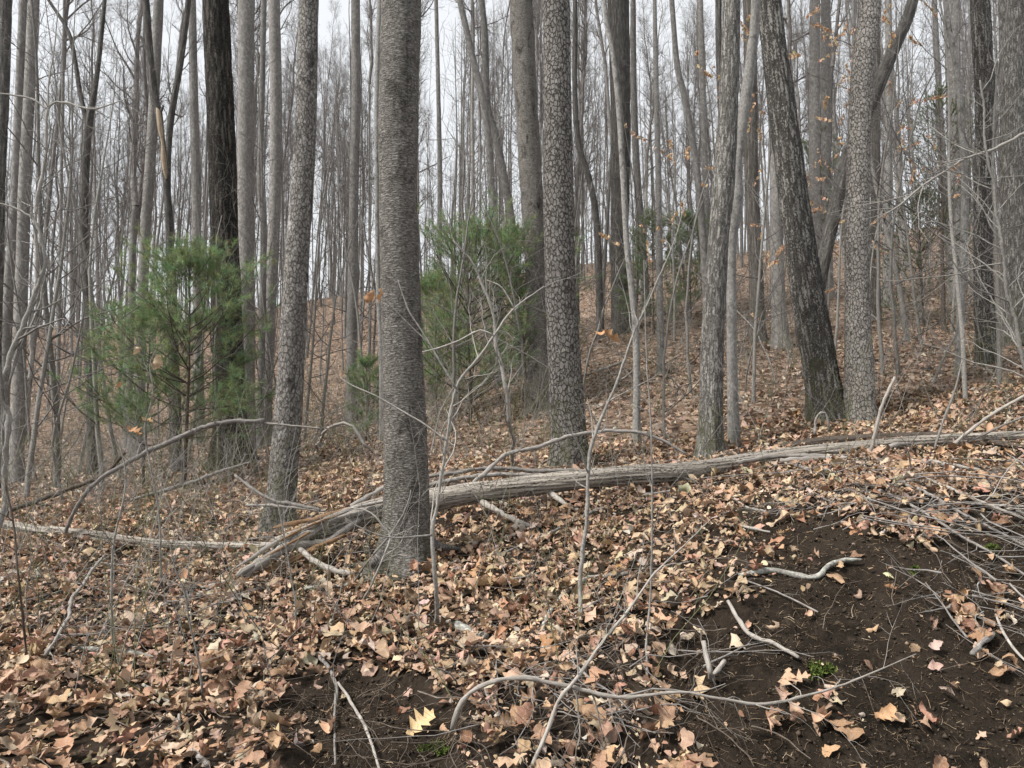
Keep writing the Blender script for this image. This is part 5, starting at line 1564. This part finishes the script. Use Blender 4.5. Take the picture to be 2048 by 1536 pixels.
def moss_clump(label, px, py, size, seed, tall=0.02):
    g = np.random.default_rng(seed)
    p = G(px, py, 0.0)
    N = 420
    a = g.random(N) * 6.283; r = size * np.sqrt(g.random(N)) * (0.7 + 0.3 * np.sin(3 * a + seed))
    x, y = r * np.cos(a), r * np.sin(a) * 0.7
    z = ground_z(x + p[0], y + p[1]) - p[2] + tall * (1 - (r / size) ** 2)
    L = 0.008 + 0.012 * g.random(N)
    dr = unit(g.normal(size=(N, 3)) + np.array([0, -0.4, 0.8]))
    sd = unit(np.cross(dr, g.normal(size=(N, 3))))
    b = np.stack([x, y, z], -1)
    v = np.stack([b - sd * L[:, None] * .25, b + sd * L[:, None] * .25, b + dr * L[:, None] + sd * L[:, None] * .1, b + dr * L[:, None] - sd * L[:, None] * .1], 1)
    f = np.arange(N * 4).reshape(N, 4)
    tag(link('moss_clump', raw_mesh('moss_clump', v, f, M['moss']), None, p), label, 'moss')


moss_clump('bright green moss tuft high on the bare soil near the edge', 1985, 1105, 0.045, 1, 0.03)
moss_clump('dark green moss cushion beside leaves on the bare soil', 1640, 1345, 0.075, 2)
moss_clump('tiny green moss speck on the upper bare soil', 1830, 1145, 0.018, 3)
moss_clump('dim green moss patch at the bottom of the small soil patch', 870, 1500, 0.07, 4, 0.01)


# ------------------------------------------------------------------ young evergreens
def pine(label, px, d, H, spread, seed, bare=0.16, needle=0.115, per=25, green=(0.205, 0.280, 0.135), tufts=5, lean=(0, 0), name='pine_sapling'):
    g = np.random.default_rng(seed)
    x = (px - 1024) / F * d
    o = np.array([x, d, gz(x, d)])
    m = 12
    tr = np.zeros((1, m, 3)); tr[0, :, 2] = np.linspace(-0.1, H, m)
    tr[0, :, 0] += np.linspace(0, lean[0], m); tr[0, :, 1] += np.linspace(0, lean[1], m)
    tr[0, 1:, :2] += np.cumsum(g.normal(size=(m - 1, 2)) * 0.012, axis=0)
    rr = (np.linspace(1, 0.16, m) * 0.0095 * H)[None]
    root = tag(link(name, None, None, o), label, 'pine', 'young evergreens under the bare trees')
    v, f, k = tubes(tr, rr, 9)
    link('trunk', raw_mesh('trunk', v, f, M['stick_dark'], {'bark': ('FLOAT_VECTOR', k)}), root)
    hs = np.arange(bare * H, H * 0.97, 0.17 * max(1.0, H / 3.2))
    bp, br = [], []
    mb = 7
    for h in hs:
        t = h / H
        for q in range(int(g.integers(4, 7))):
            a = g.random() * 6.283
            L = spread * (0.35 + 0.65 * math.sin(math.pi * min(1, (1 - t) * 1.25 + 0.06) * 0.72)) * (0.65 + 0.5 * g.random()) * (1.0 if t < 0.8 else (1.05 - t) * 3.2)
            el = math.radians(8 + 40 * t + 10 * g.normal())
            dr = np.array([math.cos(a) * math.cos(el), math.sin(a) * math.cos(el), math.sin(el)])
            p = np.zeros((mb, 3)); p[0] = [np.interp(h, tr[0, :, 2], tr[0, :, 0]), np.interp(h, tr[0, :, 2], tr[0, :, 1]), h]
            for i in range(1, mb):
                dr = unit(dr + np.array([0, 0, 0.09]) + 0.07 * g.normal(size=3))
                p[i] = p[i - 1] + dr * L / (mb - 1)
            bp.append(p); br.append(np.linspace(1, 0.3, mb) * max(0.0035, 0.0075 * L))
    bp = np.array(bp); br = np.array(br)
    b = Buf()
    v, f, k = tubes(bp, br, 4); b.add(v, f, bark=k)
    p2, r2 = grow(bp, br, tufts, 0.3, 0.97, (28, 58), (0.20 * spread, 0.42 * spread), 5, 0.5, 0.0018, 0.2, 0.25, 0.6, 0.35, g)
    v, f, k = tubes(p2, r2, 3); b.add(v, f, bark=k)
    link('branches', b.mesh('branches', M['stick_dark'], {'bark': 'FLOAT_VECTOR'}), root)['kind'] = 'stuff'
    # needles in tufts on the outer shoots
    def samples(P_, n, t0):
        B, mm, _ = P_.shape
        t = t0 + (1 - t0) * ((np.tile(np.arange(n), B) + g.random(B * n)) / n)
        i = np.minimum((t * (mm - 1)).astype(int), mm - 2); fr = (t * (mm - 1) - i)[:, None]
        par = np.repeat(np.arange(B), n)
        return P_[par, i] * (1 - fr) + P_[par, i + 1] * fr, unit(P_[par, i + 1] - P_[par, i])
    c1, d1 = samples(bp, 3, 0.7); c2, d2 = samples(p2, 3, 0.35)
    c = np.vstack([c1, c2]); dd = np.vstack([d1, d2])
    T = len(c)
    cc = np.repeat(c, per, 0); di = np.repeat(dd, per, 0); N = len(cc)
    nd = unit(di * 0.95 + g.normal(size=(N, 3)) * 0.62 + np.array([0, 0, -0.06]))
    L = needle * (0.7 + 0.5 * g.random(N))
    st = cc + di * (g.random((N, 1)) - 0.4) * 0.05
    sd = unit(np.cross(nd, g.normal(size=(N, 3)))) * (0.0012 if needle > 0.05 else 0.0016) * (1 + 0.06 * d)
    tip = st + nd * L[:, None] + np.array([0, 0, -1]) * (L * 0.10)[:, None]
    v = np.stack([st - sd * 1.0, st + sd * 1.0, tip], 1)
    f3 = np.arange(N * 3).reshape(N, 3)
    tcol = np.array(green)[None] * (0.65 + 0.7 * g.random((T, 1))) * (1 + 0.14 * g.normal(size=(T, 3)) * np.array([1, .4, .8]))
    col = np.repeat(np.clip(tcol, 0.01, 0.4), per, 0) * (0.8 + 0.4 * g.random((N, 1)))
    br_ = g.random(N) < 0.03
    col[br_] = (0.26, 0.15, 0.06)
    me = raw_mesh('needles', v.reshape(-1, 3), f3, M['needle'], {'leafcol': ('FLOAT_COLOR', np.repeat(np.concatenate([col, np.ones((N, 1))], 1), 3, 0))}, smooth=False)
    link('needles', me, root)['kind'] = 'stuff'
    return root


pine('tall soft green pine sapling in front of the black oak', 372, 9.6, 2.85, 1.30, 1, 0.22, tufts=8)
pine('shorter green pine sapling leaning out beside the tall one', 292, 10.3, 2.2, 1.15, 2, 0.25, tufts=7)
pine('bushy green pine between the banded beech and the blocky trunk', 938, 12.0, 3.0, 1.55, 3, 0.12, tufts=7)
pine('green pine right behind the blocky straight trunk', 1050, 13.0, 2.8, 1.4, 4, 0.15, tufts=6)
pine('yellow-green pine sapling just behind the banded beech', 875, 13.5, 2.4, 1.05, 9, 0.1, tufts=6, green=(0.22, 0.29, 0.13))
pine('small low pine sapling between the forking trunk and the beech', 735, 12.0, 1.3, 0.55, 5, 0.1, tufts=3)
pine('dull green pine sapling by the thick dark grey trunk', 1310, 17.0, 2.6, 1.0, 6, 0.1, tufts=3, green=(0.18, 0.24, 0.12))
pine('dull green pine up the slope just behind the lichened trunk', 1385, 18.0, 2.4, 1.0, 7, 0.1, tufts=3, green=(0.18, 0.24, 0.12))
pine('green pine standing between the leaning oak and scaly trunk', 1660, 21.0, 4.6, 1.3, 8, 0.3, per=26, tufts=3, green=(0.16, 0.22, 0.11))
pine('small dense hemlock on the slope behind the whitish thin trunk', 1855, 15.5, 2.6, 1.15, 10, 0.05, needle=0.03, per=44, tufts=5, green=(0.15, 0.19, 0.095), name='hemlock_sapling')
pine('taller thin hemlock just before the rough twiggy trunk', 1895, 14.0, 4.6, 1.0, 11, 0.25, needle=0.03, per=40, tufts=4, green=(0.15, 0.19, 0.095), name='hemlock_sapling')


# ------------------------------------------------------------------ understory: thin bare saplings and orange-leaved beeches
def sapling_meshes(seed, H, r0, n1=16, low=0.15, bend=0.3, twig=7, l1=(0.9, 2.3)):
    g = np.random.default_rng(seed)
    m = 16
    p = np.zeros((1, m, 3)); p[0, :, 2] = np.linspace(-0.1, H, m)
    w = np.cumsum(np.cumsum(g.normal(size=(m, 2)) * 0.03 * bend, axis=0), axis=0)
    p[0, :, :2] += w - w[0]
    r = (np.linspace(1, 0.12, m) * r0)[None]
    v, f, k = tubes(p, r, 8)
    stem = raw_mesh('stem', v, f, M['sapling'], {'bark': ('FLOAT_VECTOR', k)})
    b = Buf()
    p1, r1 = grow(p, r, n1, low, 0.97, (40, 78), l1, 9, 0.42, 0.0035, 0.26, 0.16, 0.25, 0.45, g)
    v, f, k = tubes(p1, r1, 5); b.add(v, f, bark=k)
    p2, r2 = grow(p1, r1, twig, 0.15, 0.98, (28, 65), (0.22, 0.75), 6, 0.55, 0.0022, 0.28, 0.12, 0.4, 0.4, g)
    v, f, k = tubes(p2, r2, 4); b.add(v, f, bark=k)
    p3, r3 = grow(p2, r2, 3, 0.2, 0.98, (25, 60), (0.10, 0.30), 4, 0.6, 0.0017, 0.28, 0.1, 0.5, 0.3, g)
    v, f, k = tubes(p3, r3, 3); b.add(v, f, bark=k)
    return stem, b.mesh('twigs', M['twig'], {'bark': 'FLOAT_VECTOR'}), (p2, p3)


SAPS = [sapling_meshes(500 + i, H, r0, n1, low, bend, tw) for i, (H, r0, n1, low, bend, tw) in enumerate(
    [(5.5, 0.030, 18, 0.15, 0.5, 6), (4.2, 0.022, 16, 0.1, 0.8, 6), (7.0, 0.040, 22, 0.2, 0.4, 6), (3.2, 0.016, 14, 0.1, 1.0, 5), (6.0, 0.028, 20, 0.25, 0.7, 7), (2.2, 0.012, 12, 0.1, 1.0, 5)])]


def understory():
    g = np.random.default_rng(31)
    fixed = [(640, 13.0, 0), (610, 16.0, 2), (690, 11.0, 5), (900, 11.0, 1), (120, 11.0, 2), (210, 10.0, 0), (250, 12.0, 4), (140, 8.5, 3), (1165, 11.0, 3), (1330, 9.0, 1), (1210, 10.0, 5), (1490, 10.5, 3),
             (1380, 11.0, 5), (1800, 10.5, 1), (1860, 9.5, 3), (2000, 8.5, 0), (1930, 8.0, 4), (1820, 13.0, 2), (1560, 11.0, 5), (1590, 12.0, 3), (860, 9.5, 5), (1050, 11.5, 1), (520, 10.5, 3), (480, 9.5, 5), (60, 9.0, 0), (20, 8.0, 1),
             (160, 14.0, 4), (380, 15.0, 0), (740, 15.0, 4), (950, 20.0, 2), (1120, 19.0, 0), (1350, 16.0, 4)]
    spots = [((px - 1024) / F * d, d, i) for px, d, i in fixed]
    while len(spots) < 150:
        d = 12 + 26 * g.random()
        spots.append(((g.random() * 2 - 1) * 0.68 * d, d, int(g.choice([0, 1, 2, 4]))))
    marks = sorted([(t[1], t[3]) for t in TREES if t[3]])
    cnt = {}
    rows = sorted(spots, key=lambda q: q[0] / q[1])
    for x, d, i in rows:
        px = 1024 + F * x / d
        j = sum(mx <= px for mx, _ in marks)
        layer = 'near' if d < 12.6 else ('mid-distance' if d < 27 else 'distant')
        n = cnt.get((j, layer), 0); cnt[(j, layer)] = n + 1
        if j == 0:
            lb = f'{layer} thin bare sapling, {ORD[n]} from the edge toward {marks[0][1]}'
        elif j == len(marks):
            lb = f'{layer} thin bare sapling, {ORD[n]} beyond {marks[-1][1]} toward the edge'
        else:
            lb = f'{layer} thin bare sapling, {ORD[n]} from {marks[j-1][1]} toward {marks[j][1]}'
        root = tag(link('sapling', None, None, (x, d, gz(x, d))), lb, 'sapling', 'thin bare saplings under the trees' if d <= 27 else 'thin bare saplings deep in the woods')
        root.rotation_euler = (g.normal() * 0.06, g.normal() * 0.06, g.random() * 6.28)
        sc = 0.8 + 0.45 * g.random(); root.scale = (sc, sc, sc)
        link('stem', SAPS[i][0], root)
        link('twigs', SAPS[i][1], root)['kind'] = 'stuff'


understory()


def beech_sapling(label, px, d, i_s, seed, n_leaf=420, rotz=0.0, sc=1.0, col=(.64, .43, .27)):
    g = np.random.default_rng(seed)
    x = (px - 1024) / F * d
    root = tag(link('beech_sapling', None, None, (x, d, gz(x, d)), (0, 0, rotz), sc), label, 'sapling', 'young beeches keeping their orange leaves')
    st, tw, (p2, p3) = SAPS[i_s]
    link('stem', st, root); link('twigs', tw, root)['kind'] = 'stuff'
    P_ = p2[g.choice(g.choice(len(p2), len(p2) // 4, replace=False), n_leaf)]
    t = 0.2 + 0.8 * g.random(n_leaf); i = np.minimum((t * 5).astype(int), 4); fr = (t * 5 - i)[:, None]
    ii = np.arange(n_leaf)
    c = P_[ii, i] * (1 - fr) + P_[ii, i + 1] * fr
    L = 0.045 + 0.035 * g.random(n_leaf)
    kind = np.full(n_leaf, 4)
    v, luv = leaf_verts(kind, L, [0, 3, 5, 7, 9], [-1, 0, 1], g.normal(size=n_leaf) * .5, g.normal(size=n_leaf) * .8, g.normal(size=n_leaf) * .6, g.normal(size=n_leaf) * 1.2, g)
    hd = g.random(n_leaf) * 6.283
    nr = unit(np.stack([np.cos(hd + 1.57), np.sin(hd + 1.57), 0.35 + 0 * hd], -1) + 0.5 * g.normal(size=(n_leaf, 3)))
    dn = unit(np.stack([np.cos(hd) * .6, np.sin(hd) * .6, -0.9 + 0 * hd], -1))
    ey = unit(dn - nr * (dn * nr).sum(-1, keepdims=True)); ex = np.cross(ey, nr)
    w = c[:, None, None] + v[..., 0:1] * ex[:, None, None] + v[..., 1:2] * ey[:, None, None] + v[..., 2:3] * nr[:, None, None]
    cl = np.array(col)[None] * (0.7 + 0.55 * g.random((n_leaf, 1))) * (1 + .08 * g.normal(size=(n_leaf, 3)))
    me = raw_mesh('clinging_leaves', w.reshape(-1, 3), leaf_faces(n_leaf, 5, 3), M['beech'], {'leafcol': ('FLOAT_COLOR', np.repeat(np.concatenate([np.clip(cl, .02, .8), np.ones((n_leaf, 1))], 1), 15, 0))})
    link('clinging_leaves', me, root)['kind'] = 'stuff'


beech_sapling('young beech with orange leaves just before the lichened trunk', 1385, 11.0, 1, 61, 260, 0.4, 1.15)
beech_sapling('young beech with orange leaves between lichened trunk and leaning oak', 1508, 10.0, 0, 62, 420, 1.4, 0.9)
beech_sapling('young beech with orange leaves showing right behind the scaly trunk', 1768, 10.8, 0, 63, 520, 2.2, 1.05)
beech_sapling('young beech with sparse orange leaves between leaning oak and scaly trunk', 1668, 12.0, 4, 64, 330, 0.2, 0.9)
beech_sapling('young beech with pale orange leaves halfway from scaly trunk to twiggy trunk', 1850, 12.5, 4, 65, 420, 3.0, 1.0, (.66, .46, .31))


def undergrowth():
    """knee-high tangle of bare whips and briers"""
    g = np.random.default_rng(3)
    zones = [((90, 560), (7.0, 12.5), 260), ((600, 1110), (8.5, 16), 420), ((1180, 1420), (10, 18), 130), ((1460, 1640), (9.5, 15), 120), ((1750, 2060), (8.5, 18), 150), ((0, 560), (13, 30), 420), ((560, 1100), (16, 34), 420), ((1100, 2050), (16, 34), 320),
             ((0, 640), (3.4, 7.0), 110), ((640, 1300), (3.3, 7.5), 60), ((1300, 2050), (5.6, 9), 60)]
    xs, ds = [], []
    for (a, b_), (d0, d1), n in zones:
        d = d0 + (d1 - d0) * g.random(n); px = a + (b_ - a) * g.random(n)
        xs.append((px - 1024) / F * d); ds.append(d)
    x = np.concatenate(xs); d = np.concatenate(ds); N = len(x)
    z = ground_z(x, d)
    H = 0.35 + 0.95 * g.random(N) ** 1.3 + 0.03 * d + np.where(d > 13, 0.9 * g.random(N) ** 2, 0)
    m = 6
    pts = np.zeros((N, m, 3)); pts[:, 0] = np.stack([x, d, z - 0.02], -1)
    dr = unit(g.normal(size=(N, 3)) * np.array([.35, .35, 0]) + np.array([0, 0, 1.0]))
    for i in range(1, m):
        dr = unit(dr + g.normal(size=(N, 3)) * 0.16 - np.array([0, 0, 0.05]) * (i > 3))
        pts[:, i] = pts[:, i - 1] + dr * (H / (m - 1))[:, None]
    rad = (0.0016 + 0.0016 * g.random(N) + 0.00012 * d)[:, None] * np.linspace(1, .35, m)[None]
    b = Buf(); b2 = Buf()
    for sel, bf in ((np.arange(N) % 3 != 0, b), (np.arange(N) % 3 == 0, b2)):
        v, f, k = tubes(pts[sel], rad[sel], 3); bf.add(v, f, bark=k)
        p1, r1 = grow(pts[sel], rad[sel], 4, 0.25, 0.97, (30, 70), (0.15, 0.55), 4, 0.6, 0.0012, 0.3, 0.1, 0.4, 0.3, g)
        v, f, k = tubes(p1, r1, 3); bf.add(v, f, bark=k)
        close = np.repeat(d[sel] < 13, 4)
        p2, r2 = grow(p1[close], r1[close], 2, 0.3, 0.97, (30, 70), (0.06, 0.22), 3, 0.7, 0.001, 0.3, 0.1, 0.5, 0.3, g)
        v, f, k = tubes(p2, r2, 3); bf.add(v, f, bark=k)
    tag(link('undergrowth', b.mesh('undergrowth', M['sapling'], {'bark': 'FLOAT_VECTOR'})), 'tangle of thin bare grey whips along the slope', 'undergrowth', None, 'stuff')
    tag(link('undergrowth', b2.mesh('undergrowth', M['brier'], {'bark': 'FLOAT_VECTOR'})), 'tangle of thin greenish brier stems along the slope', 'undergrowth', None, 'stuff')


undergrowth()


def twig_litter():
    """loose twigs lying on the leaves: too many to count"""
    g = np.random.default_rng(13)
    N = 2300
    y = 2.4 + 8.5 * g.random(N); x = (g.random(N) * 2 - 1) * (0.70 * y + 0.3)
    kp = ~bare_mask(x, y, ground_z(x, y)) | (g.random(N) < 0.10)
    x, y = x[kp], y[kp]; N = len(x)
    m = 6
    L = 0.10 + 0.55 * g.random(N) ** 2.2
    a = g.random(N) * 6.283
    dr = np.stack([np.cos(a), np.sin(a)], -1)
    pts = np.zeros((N, m, 3)); pts[:, 0, :2] = np.stack([x, y], -1)
    for i in range(1, m):
        dr = unit(dr + g.normal(size=(N, 2)) * 0.22)
        pts[:, i, :2] = pts[:, i - 1, :2] + dr * (L / (m - 1))[:, None]
    gzz = ground_z(pts[..., 0], pts[..., 1])
    ln = gzz.mean(1)[:, None] * 0 + gzz
    pts[..., 2] = ln + 0.025 + 0.05 * g.random((N, 1)) + np.linspace(-.5, .5, m)[None] * g.normal(size=(N, 1)) * 0.05
    rad = (0.0014 + 0.004 * g.random(N) ** 3)[:, None] * np.linspace(1, .5, m)[None]
    v, f, k = tubes(pts, rad, 3)
    o = link('twig_litter', raw_mesh('twig_litter', v, f, M['stick_brown'], {'bark': ('FLOAT_VECTOR', k)}), ground)
    tag(o, 'scattered thin dead twigs on the litter', kind='stuff')


twig_litter()


def brush_piles():
    """broken twigs heaped along the log and over the lip of the bank"""
    g = np.random.default_rng(41)
    b = Buf()
    for (x0, x1), (y0, y1), n, lo, hi in (((1480, 2060), (930, 1080), 75, 0.2, 0.95), ((840, 1420), (925, 1010), 70, 0.3, 1.0), ((380, 820), (1020, 1130), 60, 0.2, 0.8),
                                          ((900, 1420), (1180, 1480), 55, 0.15, 0.6), ((1880, 2060), (1120, 1330), 30, 0.15, 0.5), ((0, 420), (1080, 1300), 70, 0.2, 0.8)):
        st = np.array([G(x0 + (x1 - x0) * g.random(), y0 + (y1 - y0) * g.random()) for _ in range(n)])
        m = 7
        L = lo + (hi - lo) * g.random(n) ** 1.5
        a = np.where(g.random(n) < 0.5, g.normal(size=n) * 0.7 - 0.5, g.random(n) * 6.283)
        dr = np.stack([np.cos(a), np.sin(a)], -1)
        pts = np.zeros((n, m, 3)); pts[:, 0] = st
        for i in range(1, m):
            dr = unit(dr + g.normal(size=(n, 2)) * 0.14)
            pts[:, i, :2] = pts[:, i - 1, :2] + dr * (L / (m - 1))[:, None]
        z = ground_z(pts[..., 0], pts[..., 1])
        t = np.linspace(0, 1, m)[None]
        zl = z[:, :1] * (1 - t) + z[:, -1:] * t
        pts[..., 2] = np.maximum(0.5 * z + 0.5 * zl, z + 0.005) + 0.02 + 0.07 * g.random((n, 1)) + 0.06 * g.random((n, 1)) * t
        rad = (0.0016 + 0.0048 * g.random(n) ** 2.5)[:, None] * np.linspace(1, .4, m)[None]
        v, f, k = tubes(pts, rad, 5); b.add(v, f, bark=k)
        p1, r1 = grow(pts, rad, 3, 0.3, 0.95, (25, 60), (0.06, 0.3), 4, 0.6, 0.0009, 0.3, 0.05, 0.4, 0.3, g)
        v, f, k = tubes(p1, r1, 3); b.add(v, f, bark=k)
    tag(link('brush_litter', b.mesh('brush_litter', M['stick'], {'bark': 'FLOAT_VECTOR'}), ground), 'broken grey twigs heaped along the log and bank', kind='stuff')


brush_piles()



def root_tangle():
    """dead roots and stems hanging down the front of the bank"""
    g = np.random.default_rng(19)
    N = 190
    px = np.concatenate([880 + 560 * g.random(N - 60), 500 + 420 * g.random(60)]); py = 1225 + 300 * g.random(N)
    st = np.array([G(a, b) for a, b in zip(px, py)])
    m = 9
    L = 0.12 + 0.42 * g.random(N) ** 1.5
    dr = unit(np.stack([g.normal(size=N) * 0.7, -1.0 + 0.5 * g.normal(size=N)], -1))
    pts = np.zeros((N, m, 3)); pts[:, 0] = st
    for i in range(1, m):
        dr = unit(dr + g.normal(size=(N, 2)) * 0.25)
        pts[:, i, :2] = pts[:, i - 1, :2] + dr * (L / (m - 1))[:, None]
    z = ground_z(pts[..., 0], pts[..., 1])
    k = np.ones(5) / 5
    z = np.apply_along_axis(lambda r: np.convolve(np.pad(r, 2, mode='edge'), k, 'valid'), 1, z)
    pts[..., 2] = z + 0.02 + 0.05 * g.random((N, 1)) * np.sin(np.linspace(0.2, 2.6, m))[None]
    rad = (0.0010 + 0.0032 * g.random(N) ** 2.5)[:, None] * np.linspace(1, .4, m)[None]
    b = Buf()
    v, f, kk = tubes(pts, rad, 5); b.add(v, f, bark=kk)
    p1, r1 = grow(pts, rad, 2, 0.2, 0.95, (25, 60), (0.06, 0.22), 5, 0.6, 0.0007, 0.3, -0.1, 0.4, 0.3, g)
    v, f, kk = tubes(p1, r1, 3); b.add(v, f, bark=kk)
    o = link('root_tangle', b.mesh('root_tangle', M['stick_brown'], {'bark': 'FLOAT_VECTOR'}), ground)
    tag(o, 'tangle of dead roots hanging down the front of the bank', kind='stuff')


root_tangle()
